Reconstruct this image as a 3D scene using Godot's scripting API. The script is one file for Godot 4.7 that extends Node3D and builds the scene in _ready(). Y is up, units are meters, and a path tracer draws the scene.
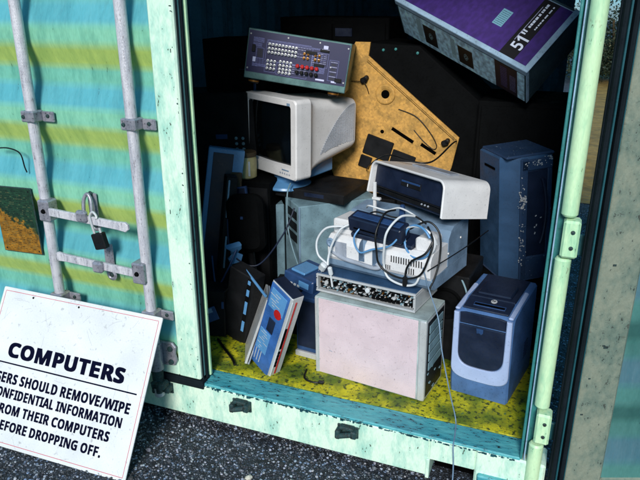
extends Node3D
# A shipping container with one door swung open, full of discarded electronics.

var M := {}
var T := {}
var rng := RandomNumberGenerator.new()
var font: SystemFont
const FL := 0.196     # container floor level
const UP3 := Vector3.UP

# ---------------------------------------------------------------- mesh helpers
func nb() -> SurfaceTool:
	var st := SurfaceTool.new()
	st.begin(Mesh.PRIMITIVE_TRIANGLES)
	return st

func tri(st: SurfaceTool, a: Vector3, b: Vector3, c: Vector3, o: Vector3, col := Color.WHITE) -> void:
	# flat triangle whose front looks towards o
	var n := (b - a).cross(c - a)
	if n.length_squared() < 1e-16:
		return
	n = n.normalized()
	if n.dot(o) < 0.0:
		n = -n
		var s := b
		b = c
		c = s
	for v in [a, c, b]:
		st.set_color(col)
		st.set_normal(n)
		st.add_vertex(v)

func quad(st: SurfaceTool, a: Vector3, b: Vector3, c: Vector3, d: Vector3, o: Vector3, col := Color.WHITE) -> void:
	tri(st, a, b, c, o, col)
	tri(st, a, c, d, o, col)

func uvquad(st: SurfaceTool, X: Transform3D, w: float, h: float) -> void:
	# printed sheet in the XY plane of X, facing +z, centred
	var P = [Vector3(-w / 2, -h / 2, 0), Vector3(w / 2, -h / 2, 0), Vector3(w / 2, h / 2, 0), Vector3(-w / 2, h / 2, 0)]
	var U = [Vector2(0, 1), Vector2(1, 1), Vector2(1, 0), Vector2(0, 0)]
	for i in [0, 2, 1, 0, 3, 2]:
		st.set_color(Color.WHITE)
		st.set_normal(X.basis.z.normalized())
		st.set_uv(U[i])
		st.add_vertex(X * P[i])

func xf(p := Vector3.ZERO, deg := Vector3.ZERO) -> Transform3D:
	return Transform3D(Basis.from_euler(deg * PI / 180.0), p)

func box(st: SurfaceTool, size: Vector3, c: Vector3, bev := 0.003, X := Transform3D(), col := Color.WHITE) -> void:
	# chamfered box
	var h := size / 2
	var b: float = min(bev, min(h.x, min(h.y, h.z)) * 0.9)
	var Y := X * Transform3D(Basis(), c)
	var ctr := Y.origin
	var P := {}
	for sx in [-1, 1]:
		for sy in [-1, 1]:
			for sz in [-1, 1]:
				P[[0, sx, sy, sz]] = Y * Vector3(sx * h.x, sy * (h.y - b), sz * (h.z - b))
				P[[1, sx, sy, sz]] = Y * Vector3(sx * (h.x - b), sy * h.y, sz * (h.z - b))
				P[[2, sx, sy, sz]] = Y * Vector3(sx * (h.x - b), sy * (h.y - b), sz * h.z)
	for s in [-1, 1]:
		quad(st, P[[0, s, -1, -1]], P[[0, s, 1, -1]], P[[0, s, 1, 1]], P[[0, s, -1, 1]], Y.basis.x * s, col)
		quad(st, P[[1, -1, s, -1]], P[[1, 1, s, -1]], P[[1, 1, s, 1]], P[[1, -1, s, 1]], Y.basis.y * s, col)
		quad(st, P[[2, -1, -1, s]], P[[2, 1, -1, s]], P[[2, 1, 1, s]], P[[2, -1, 1, s]], Y.basis.z * s, col)
		for t in [-1, 1]:
			quad(st, P[[0, s, t, -1]], P[[0, s, t, 1]], P[[1, s, t, 1]], P[[1, s, t, -1]], Y.basis * Vector3(s, t, 0), col)
			quad(st, P[[1, -1, s, t]], P[[1, 1, s, t]], P[[2, 1, s, t]], P[[2, -1, s, t]], Y.basis * Vector3(0, s, t), col)
			quad(st, P[[0, s, -1, t]], P[[0, s, 1, t]], P[[2, s, 1, t]], P[[2, s, -1, t]], Y.basis * Vector3(s, 0, t), col)
			for u in [-1, 1]:
				tri(st, P[[0, s, t, u]], P[[1, s, t, u]], P[[2, s, t, u]], P[[0, s, t, u]] - ctr, col)

func bx(st: SurfaceTool, a: Vector3, b: Vector3, bev := 0.003, X := Transform3D()) -> void:
	box(st, (b - a).abs(), (a + b) / 2, bev, X)

func rrect(w: float, h: float, r: float, seg := 5) -> Array:
	# rounded rectangle, counter-clockwise: [points, normals]
	var p := PackedVector2Array()
	var n := PackedVector2Array()
	for k in 4:
		var a0 := k * PI / 2
		var cx: float = (w / 2 - r) * (1 if k == 0 or k == 3 else -1)
		var cy: float = (h / 2 - r) * (1 if k < 2 else -1)
		for i in seg + 1:
			var a: float = a0 + PI / 2 * i / seg
			var d := Vector2(cos(a), sin(a))
			p.append(Vector2(cx, cy) + d * r)
			n.append(d)
	return [p, n]

func loft(st: SurfaceTool, rings: Array, X := Transform3D(), cap0 := false, cap1 := false, smooth := false) -> void:
	# rings: [w, h, cx, cy, z, r]; joined in order, smooth around, faceted along z unless smooth
	var R := []
	var NN := []
	for q in rings:
		var rr = rrect(q[0], q[1], q[5])
		var v := PackedVector3Array()
		for p in rr[0]:
			v.append(Vector3(p.x + q[2], p.y + q[3], q[4]))
		R.append(v)
		NN.append(rr[1])
	var cnt: int = R[0].size()
	for j in R.size() - 1:
		for i in cnt:
			var k := (i + 1) % cnt
			var id = [[j, i], [j, k], [j + 1, k], [j + 1, i]]
			var V = []
			var N = []
			for q in id:
				V.append(R[q[0]][q[1]])
				var t2: Vector2 = NN[q[0]][q[1]]
				var tu := Vector3(-t2.y, t2.x, 0)
				var ja: int = max(q[0] - 1, 0) if smooth else j
				var jb: int = min(q[0] + 1, R.size() - 1) if smooth else j + 1
				var tv: Vector3 = R[jb][q[1]] - R[ja][q[1]]
				var nn := tu.cross(tv).normalized()
				N.append(nn)
			var flat: Vector3 = (V[1] - V[0]).cross(V[3] - V[0])
			if flat.length_squared() < 1e-18:
				flat = (V[2] - V[1]).cross(V[3] - V[2])
			var sg := 1.0
			if flat.dot(N[0] + N[1] + N[2] + N[3]) < 0:
				sg = -1.0
			for t in ([0, 2, 1, 0, 3, 2] if sg > 0 else [0, 1, 2, 0, 2, 3]):
				st.set_color(Color.WHITE)
				st.set_normal(X.basis * N[t])
				st.add_vertex(X * V[t])
	for e in [[cap0, 0, 1], [cap1, R.size() - 1, R.size() - 2]]:
		if e[0]:
			var v: PackedVector3Array = R[e[1]]
			var o: Vector3 = X.basis * Vector3(0, 0, signf(v[0].z - R[e[2]][0].z))
			for i in range(1, cnt - 1):
				tri(st, X * v[0], X * v[i], X * v[i + 1], o)

func rbox(st: SurfaceTool, w: float, h: float, d: float, r: float, e: float, X := Transform3D()) -> void:
	# box rounded by r around z and chamfered by e front and back; centred
	loft(st, [[w - 2 * e, h - 2 * e, 0, 0, d / 2, max(r - e, .0005)], [w, h, 0, 0, d / 2 - e, r], [w, h, 0, 0, -d / 2 + e, r], [w - 2 * e, h - 2 * e, 0, 0, -d / 2, max(r - e, .0005)]], X, true, true)

func prism(st: SurfaceTool, pts: PackedVector2Array, z0: float, z1: float, X := Transform3D(), bev := 0.002) -> void:
	# extruded outline with a small chamfer on both rims
	var p := pts
	if Geometry2D.is_polygon_clockwise(p):
		p.reverse()
	var cnt := p.size()
	var ins := PackedVector2Array()
	for i in cnt:
		var d0 := (p[i] - p[(i + cnt - 1) % cnt]).normalized()
		var d1 := (p[(i + 1) % cnt] - p[i]).normalized()
		var n0 := Vector2(d0.y, -d0.x)
		var n1 := Vector2(d1.y, -d1.x)
		var m := (n0 + n1).normalized()
		ins.append(p[i] - m * bev / max(0.4, m.dot(n0)))
	var idx := Geometry2D.triangulate_polygon(ins)
	for k in range(0, idx.size(), 3):
		for e in [[z1, 1.0], [z0, -1.0]]:
			var v := []
			for q in 3:
				var a: Vector2 = ins[idx[k + q]]
				v.append(X * Vector3(a.x, a.y, e[0]))
			tri(st, v[0], v[1], v[2], X.basis.z * e[1])
	var bz: float = min(bev, abs(z1 - z0) * .45)
	var FN := PackedVector2Array()
	for i in cnt:
		var dd := (p[(i + 1) % cnt] - p[i]).normalized()
		FN.append(Vector2(dd.y, -dd.x))
	for i in cnt:
		var j := (i + 1) % cnt
		var n0 := FN[i]
		var na := n0
		var nb2 := n0
		if FN[(i + cnt - 1) % cnt].dot(n0) > .75:
			na = (FN[(i + cnt - 1) % cnt] + n0).normalized()
		if FN[j].dot(n0) > .75:
			nb2 = (FN[j] + n0).normalized()
		for lev in [[p, p, z0 + bz, z1 - bz, 0.0], [p, ins, z1 - bz, z1, 1.0], [ins, p, z0, z0 + bz, -1.0]]:
			var lo: PackedVector2Array = lev[0]
			var hh: PackedVector2Array = lev[1]
			var V := [Vector3(lo[i].x, lo[i].y, lev[2]), Vector3(lo[j].x, lo[j].y, lev[2]), Vector3(hh[j].x, hh[j].y, lev[3]), Vector3(hh[i].x, hh[i].y, lev[3])]
			var Na := Vector3(na.x, na.y, lev[4]).normalized()
			var Nb := Vector3(nb2.x, nb2.y, lev[4]).normalized()
			var Nn := [Na, Nb, Nb, Na]
			for t in [0, 2, 1, 0, 3, 2]:
				st.set_color(Color.WHITE)
				st.set_normal((X.basis * Nn[t]).normalized())
				st.add_vertex(X * V[t])

func lathe(st: SurfaceTool, prof: Array, X := Transform3D(), seg := 20) -> void:
	# profile [radius, y] from bottom to top, turned round y; faceted along y
	for j in prof.size() - 1:
		var dr: float = prof[j + 1][0] - prof[j][0]
		var dy: float = prof[j + 1][1] - prof[j][1]
		var n2 := Vector2(dy, -dr).normalized()
		for i in seg:
			var a := TAU * i / seg
			var b := TAU * (i + 1) / seg
			var V = []
			var N = []
			for q in [[j, a], [j, b], [j + 1, b], [j + 1, a]]:
				V.append(X * Vector3(cos(q[1]) * prof[q[0]][0], prof[q[0]][1], sin(q[1]) * prof[q[0]][0]))
				N.append(X.basis * Vector3(cos(q[1]) * n2.x, n2.y, sin(q[1]) * n2.x))
			for t in [0, 1, 2, 0, 2, 3]:
				st.set_color(Color.WHITE)
				st.set_normal(N[t])
				st.add_vertex(V[t])

func tube(st: SurfaceTool, pts: PackedVector3Array, r: float, seg := 8) -> void:
	var n := pts.size()
	var rings := []
	var nor := []
	var side := Vector3.ZERO
	for i in n:
		var t := (pts[min(i + 1, n - 1)] - pts[max(i - 1, 0)]).normalized()
		if i == 0:
			side = t.cross(UP3 if abs(t.y) < .9 else Vector3.RIGHT).normalized()
		else:
			side = (side - t * side.dot(t)).normalized()
		var bi := t.cross(side)
		var v := PackedVector3Array()
		var m := PackedVector3Array()
		for k in seg:
			var a := TAU * k / seg
			var d := side * cos(a) + bi * sin(a)
			m.append(d)
			v.append(pts[i] + d * r)
		rings.append(v)
		nor.append(m)
	for i in n - 1:
		for k in seg:
			var l := (k + 1) % seg
			var V = [rings[i][k], rings[i][l], rings[i + 1][l], rings[i + 1][k]]
			var N = [nor[i][k], nor[i][l], nor[i + 1][l], nor[i + 1][k]]
			for t in [0, 2, 1, 0, 3, 2]:
				st.set_color(Color.WHITE)
				st.set_normal(N[t])
				st.add_vertex(V[t])
	for e in [0, n - 1]:
		var o: Vector3 = pts[e] - pts[1 if e == 0 else n - 2]
		for k in range(1, seg - 1):
			tri(st, rings[e][0], rings[e][k], rings[e][k + 1], o)

func curve(p: Array, per := 8) -> PackedVector3Array:
	# Catmull-Rom through the points
	var out := PackedVector3Array()
	for i in p.size() - 1:
		var a: Vector3 = p[max(i - 1, 0)]
		var b: Vector3 = p[i]
		var c: Vector3 = p[i + 1]
		var d: Vector3 = p[min(i + 2, p.size() - 1)]
		for k in per:
			out.append(b.cubic_interpolate(c, a, d, float(k) / per))
	out.append(p[p.size() - 1])
	return out

func rod(st: SurfaceTool, a: Vector3, b: Vector3, r: float, seg := 14) -> void:
	tube(st, PackedVector3Array([a, b]), r, seg)

# ---------------------------------------------------------------- node helpers
var used := {}
func numbered(nm: String) -> String:
	used[nm] = used.get(nm, -1) + 1
	return nm if used[nm] == 0 else "%s_%03d" % [nm, used[nm]]

func thing(nm: String, label: String, cat: String, at := Vector3.ZERO, deg := Vector3.ZERO, group := "") -> Node3D:
	var o := Node3D.new()
	o.name = numbered(nm)
	add_child(o)
	o.position = at
	o.rotation_degrees = deg
	o.set_meta("label", label)
	o.set_meta("category", cat)
	if group != "":
		o.set_meta("group", group)
	return o

func part(nm: String, st: SurfaceTool, m: Material, par: Node = self, label := "") -> MeshInstance3D:
	var mi := MeshInstance3D.new()
	var used_names := {}
	for c in par.get_children():
		used_names[String(c.name)] = true
	var nn := nm
	var k := 1
	while used_names.has(nn):
		nn = "%s_%03d" % [nm, k]
		k += 1
	mi.name = nn
	st.set_material(m)
	mi.mesh = st.commit()
	if nm in SPLIT:
		var isl := islands(mi.mesh)
		if isl.size() > 1 and isl.size() <= 60:
			mi.free()
			var first: MeshInstance3D = null
			for one in isl:
				var q := single(nm, one, m, par)
				if first == null:
					first = q
			return first
	par.add_child(mi, true)
	if label != "":
		mi.set_meta("label", label)
	return mi

const SPLIT := ["drive_bay", "bolt", "seam", "lid_panel", "screw", "button", "rivet", "badge", "slot", "hole", "socket", "groove", "border_line", "edge_strip", "seal", "edge_tape", "trim", "screw_hole", "scar", "slot_label", "corner_block", "cassette_lid", "panel_door", "capacitor", "connector", "rib", "vent_slat", "edge_trim", "prong"]

func single(nm: String, st: SurfaceTool, m: Material, par: Node) -> MeshInstance3D:
	var mi := MeshInstance3D.new()
	var names := {}
	for c in par.get_children():
		names[String(c.name)] = true
	var nn := nm
	var k := 1
	while names.has(nn):
		nn = "%s_%03d" % [nm, k]
		k += 1
	mi.name = nn
	st.set_material(m)
	mi.mesh = st.commit()
	par.add_child(mi, true)
	return mi

func islands(mesh: ArrayMesh) -> Array:
	# the separate pieces of a mesh, one SurfaceTool each
	var arr := mesh.surface_get_arrays(0)
	var V: PackedVector3Array = arr[Mesh.ARRAY_VERTEX]
	var N: PackedVector3Array = arr[Mesh.ARRAY_NORMAL]
	if V.size() > 9000:
		return []
	var at := {}
	var up := PackedInt32Array()
	up.resize(V.size())
	for i in V.size():
		up[i] = i
	var find := func(i: int) -> int:
		while up[i] != i:
			up[i] = up[up[i]]
			i = up[i]
		return i
	for i in V.size():
		var key := Vector3i((V[i] * 20000.0).round())
		if at.has(key):
			up[find.call(i)] = find.call(at[key])
		else:
			at[key] = i
		if i % 3 > 0:
			up[find.call(i)] = find.call(i - 1)
	var tools := {}
	for i in V.size():
		var root: int = find.call(i)
		if not tools.has(root):
			tools[root] = nb()
		var st: SurfaceTool = tools[root]
		st.set_color(Color.WHITE)
		st.set_normal(N[i])
		st.add_vertex(V[i])
	return tools.values()

func tag(o: Node, label: String, cat: String, group := "") -> void:
	o.set_meta("label", label)
	o.set_meta("category", cat)
	if group != "":
		o.set_meta("group", group)

func structure(nm: String, st: SurfaceTool, m: Material) -> MeshInstance3D:
	var o := part(nm, st, m)
	o.set_meta("kind", "structure")
	return o

func text(par: Node, nm: String, s: String, w: float, h: float, at: Vector3, m: Material, deg := Vector3.ZERO, depth := 0.0006, fat := 0.0) -> void:
	# lettering w wide and h tall, centred on at, facing +z; fat thickens the strokes by that many metres
	var tm := TextMesh.new()
	tm.text = s
	tm.font = font
	tm.font_size = 48
	tm.pixel_size = 0.01
	tm.depth = 0.02
	tm.curve_step = 1.0
	var ab := tm.get_aabb()
	var k := Vector3((w - fat) / max(ab.size.x, .001), (h - fat) / max(ab.size.y, .001), depth / max(ab.size.z, .001))
	var bs := Basis.from_euler(deg * PI / 180.0)
	var c := ab.get_center()
	var st := nb()
	var offs := [Vector2.ZERO]
	if fat > 0.0:
		offs = [Vector2(-.5, -.5), Vector2(.5, -.5), Vector2(-.5, .5), Vector2(.5, .5), Vector2.ZERO]
	var i := 0
	for o in offs:
		var sh: Vector3 = bs * Vector3(o.x * fat, o.y * fat, i * .00006)
		st.append_from(tm, 0, Transform3D(bs * Basis.from_scale(k), at + sh - bs * (c * k)))
		i += 1
	var mi := part(nm, st, m, par)
	mi.set_meta("kind", "stuff")

func csg(nm: String, poly: PackedVector2Array, width: float, cuts: Array, m: Material, par: Node) -> CSGCombiner3D:
	# a side profile (z, y) drawn out along x, with boxes [centre, size] cut away
	var C := CSGCombiner3D.new()
	C.name = nm
	par.add_child(C, true)
	var P := CSGPolygon3D.new()
	var pp := PackedVector2Array()
	for q in poly:
		pp.append(Vector2(-q.x, q.y))
	P.polygon = pp
	P.depth = width
	P.rotation_degrees.y = 90
	P.position.x = width / 2
	P.material = m
	P.name = "profile"
	C.add_child(P)
	for c in cuts:
		var B := CSGBox3D.new()
		B.name = "opening"
		B.size = c[1]
		B.position = c[0]
		B.material = c[2] if c.size() > 2 else m
		B.operation = CSGShape3D.OPERATION_SUBTRACTION
		C.add_child(B, true)
	return C

# ---------------------------------------------------------------- textures
func nz(n: int, freq: float, oct: int, sd: int, kind := FastNoiseLite.TYPE_SIMPLEX_SMOOTH, ret := -1) -> PackedByteArray:
	var f := FastNoiseLite.new()
	f.noise_type = kind
	f.frequency = freq
	f.fractal_octaves = oct
	f.seed = sd
	if oct == 1:
		f.fractal_type = FastNoiseLite.FRACTAL_NONE
	if ret >= 0:
		f.cellular_return_type = ret
	return f.get_seamless_image(n, n).get_data()

func tex(n: int, fn: Callable) -> ImageTexture:
	var d := PackedByteArray()
	d.resize(n * n * 3)
	for i in n * n:
		var c: Color = fn.call(i)
		d[i * 3] = int(clampf(c.r, 0, 1) * 255)
		d[i * 3 + 1] = int(clampf(c.g, 0, 1) * 255)
		d[i * 3 + 2] = int(clampf(c.b, 0, 1) * 255)
	return ImageTexture.create_from_image(Image.create_from_data(n, n, false, Image.FORMAT_RGB8, d))

func chips(n: int, sd: int, base: Color, stain: Color, under: Color, thr: float, amount := .35) -> ImageTexture:
	# old paint: cloudy fading, stains, chips down to the metal, fine specks
	var a := nz(n, .006, 4, sd)
	var b := nz(n, .03, 4, sd + 1)
	var c := nz(n, .12, 2, sd + 2)
	return tex(n, func(i):
		var x: float = a[i] / 255.0
		var y: float = b[i] / 255.0
		var z: float = c[i] / 255.0
		var col := base.lerp(stain, clampf((x * .6 + y * .4 - .35) * 1.6, 0, 1) * amount)
		col = col * (0.955 + z * .09)
		var k := y * .55 + z * .3 + x * .15
		if k > thr:
			col = under * (.6 + z * .6)
		elif k > thr - .025:
			col = col.lerp(Color(1, 1, 1), .25)
		if z > .93:
			col = col.lerp(under, .5)
		return col)

func scratched(t: ImageTexture, count: int, gain: float) -> ImageTexture:
	# short thin scuffs
	var im := t.get_image()
	var n := im.get_width()
	for k in count:
		var p := Vector2(rng.randf() * n, rng.randf() * n)
		var d := Vector2.from_angle(rng.randf() * TAU)
		var l := rng.randi_range(5, 46)
		for q in l:
			var w := Vector2i(posmod(int(p.x), n), posmod(int(p.y), n))
			im.set_pixelv(w, im.get_pixelv(w) * gain)
			p += d
			d = d.rotated(rng.randf_range(-.06, .06))
	return ImageTexture.create_from_image(im)

func make_textures() -> void:
	var n := 512
	var a := nz(n, .006, 5, 11)
	var b := nz(n, .05, 3, 12)
	var c := nz(n, .2, 2, 13)
	T.grime = tex(n, func(i):
		var v: float = .80 + (a[i] / 255.0) * .26 - max(0.0, b[i] / 255.0 - .68) * .7 + (c[i] / 255.0 - .5) * .08
		return Color(v, v, v))
	T.clean = tex(n, func(i):
		var v: float = .94 + (a[i] / 255.0 - .5) * .07 + (c[i] / 255.0 - .5) * .05 - max(0.0, b[i] / 255.0 - .76) * .9
		return Color(v, v, v * .995))
	T.clean = scratched(T.clean, 70, .86)
	T.grime = scratched(T.grime, 90, 1.22)
	T.rough = tex(n, func(i):
		var v: float = .55 + (a[i] / 255.0) * .35 + (b[i] / 255.0 - .5) * .35
		return Color(v, v, v))
	var g := nz(256, .25, 3, 21)
	var hi := Image.create_from_data(256, 256, false, Image.FORMAT_L8, g)
	hi.convert(Image.FORMAT_RGB8)
	hi.bump_map_to_normal_map(3.0)
	T.fine_n = ImageTexture.create_from_image(hi)
	var g2 := nz(n, .02, 4, 22)
	var h2 := Image.create_from_data(n, n, false, Image.FORMAT_L8, g2)
	h2.convert(Image.FORMAT_RGB8)
	h2.bump_map_to_normal_map(8.0)
	T.dent_n = ImageTexture.create_from_image(h2)
	T.mint = chips(n, 31, Color(.82, .91, .83), Color(.42, .70, .64), Color(.20, .22, .16), .75, .75)
	T.tread = chips(n, 37, Color(.34, .66, .68), Color(.10, .44, .52), Color(.03, .11, .13), .69, .9)
	T.panel = chips(n, 41, Color(1, 1, .98), Color(.60, .72, .72), Color(.25, .26, .2), .80, .65)
	T.steel = chips(n, 47, Color(.80, .79, .81), Color(.48, .50, .56), Color(.26, .16, .12), .70, .75)
	T.beige = chips(n, 53, Color(.66, .65, .58), Color(.30, .42, .40), Color(.10, .11, .1), .71, .9)
	T.bluechip = chips(n, 59, Color(.13, .22, .34), Color(.08, .15, .24), Color(.75, .82, .86), .77, .6)
	T.rust = chips(n, 61, Color(.10, .24, .25), Color(.16, .14, .10), Color(.05, .04, .04), .6, .8)
	var y1 := nz(1024, .005, 4, 71)
	var y2 := nz(1024, .035, 5, 72)
	var y3 := nz(1024, .28, 2, 73)
	T.floor = tex(1024, func(i):
		var x: float = y1[i] / 255.0
		var y: float = y2[i] / 255.0
		var z: float = y3[i] / 255.0
		var gr: float = y2[((i / 1024) / 10 * 1024 * 3 + i % 1024) % 1048576] / 255.0
		var col := Color(.76, .73, .08).lerp(Color(.34, .42, .06), clampf((x - .36) * 2.3, 0, 1))
		col = col * (.86 + gr * .22)
		var k := y * .7 + z * .3
		if k > .60:
			col = col.lerp(Color(.10, .17, .07), clampf((k - .60) * 14.0, 0, .85))
		elif k < .27:
			col = col.lerp(Color(.14, .34, .36), .7)
		if z > .80:
			col = col.lerp(Color(.06, .08, .05), .7)
		return col * (.9 + z * .16))
	var t1 := nz(n, .012, 4, 81)
	var t2 := nz(n, .35, 2, 82)
	var t3 := nz(n, .09, 1, 83, FastNoiseLite.TYPE_CELLULAR, FastNoiseLite.RETURN_CELL_VALUE)
	T.board = tex(n, func(i):
		var x: float = t1[i] / 255.0
		var z: float = t2[i] / 255.0
		var f: float = t3[i] / 255.0
		var col := Color(.76, .58, .29).lerp(Color(.56, .44, .22), clampf((x - .35) * 1.3, 0, 1))
		return col * (.80 + z * .20 + f * .16))
	var c1 := nz(1024, .045, 1, 91, FastNoiseLite.TYPE_CELLULAR, FastNoiseLite.RETURN_CELL_VALUE)
	var c2 := nz(1024, .045, 1, 91, FastNoiseLite.TYPE_CELLULAR, FastNoiseLite.RETURN_DISTANCE2_SUB)
	var c3 := nz(1024, .004, 3, 93)
	var c4 := nz(1024, .2, 2, 94)
	T.gravel = tex(1024, func(i):
		var v: float = c1[i] / 255.0
		var e: float = clampf(c2[i] / 90.0, 0, 1)
		var s: float = .12 + .26 * v * v + c4[i] / 255.0 * .10 + (c3[i] / 255.0 - .5) * .12
		if v > .9:
			s += .2
		return Color(s * .82, s * .94, s * 1.12) * (.35 + .65 * e))
	var gh := Image.create_from_data(1024, 1024, false, Image.FORMAT_L8, c2)
	gh.convert(Image.FORMAT_RGB8)
	gh.bump_map_to_normal_map(6.0)
	T.gravel_n = ImageTexture.create_from_image(gh)

func pm(nm: String, c: Color, rough := .5, scale := 2.0, o := {}) -> StandardMaterial3D:
	var m := StandardMaterial3D.new()
	m.resource_name = nm
	m.albedo_color = c
	m.roughness = rough
	m.uv1_triplanar = true
	m.uv1_scale = Vector3.ONE * scale * o.get("sc", Vector3.ONE)
	m.albedo_texture = T[o.get("tex", "grime")]
	if o.get("rt", true):
		m.roughness_texture = T.rough
		m.roughness = min(1.0, rough * 1.35)
	if o.has("bump"):
		m.normal_enabled = true
		m.normal_texture = T[o.get("ntex", "fine_n")]
		m.normal_scale = o.bump
	m.metallic = o.get("metal", 0.0)
	m.metallic_specular = o.get("spec", .5)
	m.vertex_color_use_as_albedo = o.get("vc", false)
	m.uv1_world_triplanar = o.get("world", false)
	M[nm] = m
	return m

func plain(nm: String, c: Color, rough := .6) -> StandardMaterial3D:
	var m := StandardMaterial3D.new()
	m.resource_name = nm
	m.albedo_color = c
	m.roughness = rough
	M[nm] = m
	m.metallic_specular = .15 if rough > .8 else .5
	return m

func printed(nm: String, im: Image, rough := .5) -> StandardMaterial3D:
	var m := StandardMaterial3D.new()
	m.resource_name = nm
	m.albedo_texture = ImageTexture.create_from_image(im)
	m.roughness = rough
	M[nm] = m
	return m

func make_materials() -> void:
	pm("mint", Color.WHITE, .55, 1.6, {"sc": Vector3(1.8, .6, 1.8), "tex": "mint", "bump": .06, "ntex": "dent_n"})
	pm("tread", Color.WHITE, .5, 2.6, {"tex": "tread", "sc": Vector3(.5, 1.6, 1.6), "bump": .4, "ntex": "dent_n"})
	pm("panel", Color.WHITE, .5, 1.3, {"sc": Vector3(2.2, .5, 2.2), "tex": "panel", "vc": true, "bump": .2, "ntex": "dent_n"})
	pm("jamb", Color(.20, .50, .50), .5, 2.0, {"bump": .2, "ntex": "dent_n"})
	pm("hinge_post", Color(.93, .97, .86), .5, 1.7, {"sc": Vector3(2.5, .5, 2.5), "tex": "mint"})
	pm("steel", Color.WHITE, .5, 7.0, {"sc": Vector3(1.6, .22, 1.6), "tex": "steel", "bump": .3, "metal": .15})
	pm("zinc", Color(.80, .80, .82), .4, 6.0, {"tex": "steel", "metal": .45})
	pm("rust", Color.WHITE, .8, 6.0, {"tex": "rust", "bump": .6})
	pm("beige_paint", Color(.74, .79, .78), .7, 2.2, {"sc": Vector3(1.5, .8, 1.5), "tex": "beige", "bump": .35, "ntex": "dent_n"})
	pm("rubber", Color(.10, .13, .15), .8, 3.0, {"spec": .15})
	pm("seal_teal", Color(.10, .32, .36), .5, 3.0)
	pm("wall_blue", Color(.46, .68, .80), .7, 1.2, {"bump": .3, "ntex": "dent_n"})
	pm("floor", Color.WHITE, .75, 1.1, {"tex": "floor", "bump": .25, "ntex": "dent_n"})
	pm("gravel", Color.WHITE, .85, 2.4, {"tex": "gravel", "bump": 1.0, "ntex": "gravel_n", "world": true})
	pm("dirt", Color(.74, .78, .76), .95, .5, {"tex": "board", "bump": .1, "ntex": "gravel_n", "world": true})
	pm("stone", Color(1, 1, 1), .85, 30.0, {"vc": true})
	pm("pale_stone", Color(.80, .78, .72), .8, 30.0)
	pm("sign", Color(.86, .87, .88), .5, 1.4, {"tex": "clean"})
	plain("ink", Color(.03, .04, .13), .9)
	plain("red_ink", Color(.75, .38, .42), .5)
	pm("black", Color(.095, .10, .11), .5, 3.0, {"spec": .3})
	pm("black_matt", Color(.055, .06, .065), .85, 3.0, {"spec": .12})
	plain("void", Color(.008, .008, .01), .9)
	pm("white_plastic", Color(.87, .87, .88), .38, 3.0, {"tex": "clean"})
	pm("grey_plastic", Color(.60, .63, .68), .45, 3.0)
	pm("bluegrey_plastic", Color(.46, .56, .66), .5, 3.0)
	pm("darkblue_plastic", Color(.09, .13, .22), .4, 3.0)
	pm("steelblue", Color(.16, .28, .46), .45, 3.0)
	pm("grey_tower", Color(.46, .58, .63), .5, 3.0, {"bump": .1})
	pm("pc_panel", Color(.88, .80, .83), .28, 2.4, {"tex": "clean", "metal": .08})
	pm("pc_frame", Color(.66, .72, .72), .45, 3.0)
	pm("indigo", Color(.13, .14, .34), .45, 3.0)
	pm("chassis_teal", Color(.34, .48, .48), .4, 3.0, {"metal": .3})
	pm("board", Color.WHITE, .8, 2.5, {"tex": "board", "bump": .12})
	pm("lavender", Color(.66, .73, .88), .35, 3.0, {"tex": "clean"})
	pm("lilac_body", Color(.30, .44, .64), .4, 3.0)
	pm("silver", Color(.78, .79, .80), .35, 4.0, {"tex": "clean", "metal": .2})
	pm("sky_plastic", Color(.36, .58, .78), .35, 4.0, {"tex": "clean"})
	pm("blue_lid", Color(.22, .40, .66), .35, 4.0)
	pm("red", Color(.72, .10, .10), .4, 4.0)
	pm("purple", Color(.20, .12, .40), .5, 2.0, {"tex": "clean"})
	pm("carton_teal", Color(.12, .24, .28), .8, 2.0)
	pm("carton_edge", Color(.58, .70, .80), .6, 2.0)
	pm("bluechip", Color.WHITE, .5, 4.0, {"tex": "bluechip", "bump": .3})
	pm("blue_side", Color(.18, .31, .45), .5, 3.0)
	pm("brown_wood", Color(.30, .24, .15), .7, 3.0)
	pm("jar", Color(.74, .70, .50), .4, 5.0)
	pm("cable_white", Color(.82, .84, .86), .4, 4.0, {"tex": "clean"})
	pm("cable_black", Color(.03, .03, .035), .45, 4.0)
	pm("leaf", Color(.10, .16, .05), .7, 3.0)
	pm("copper", Color(.60, .40, .16), .35, 4.0, {"metal": .6})
	var g := StandardMaterial3D.new()
	g.resource_name = "screen_glass"
	g.albedo_color = Color(.02, .028, .032)
	g.roughness = .12
	g.metallic_specular = .6
	M.glass = g

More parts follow.
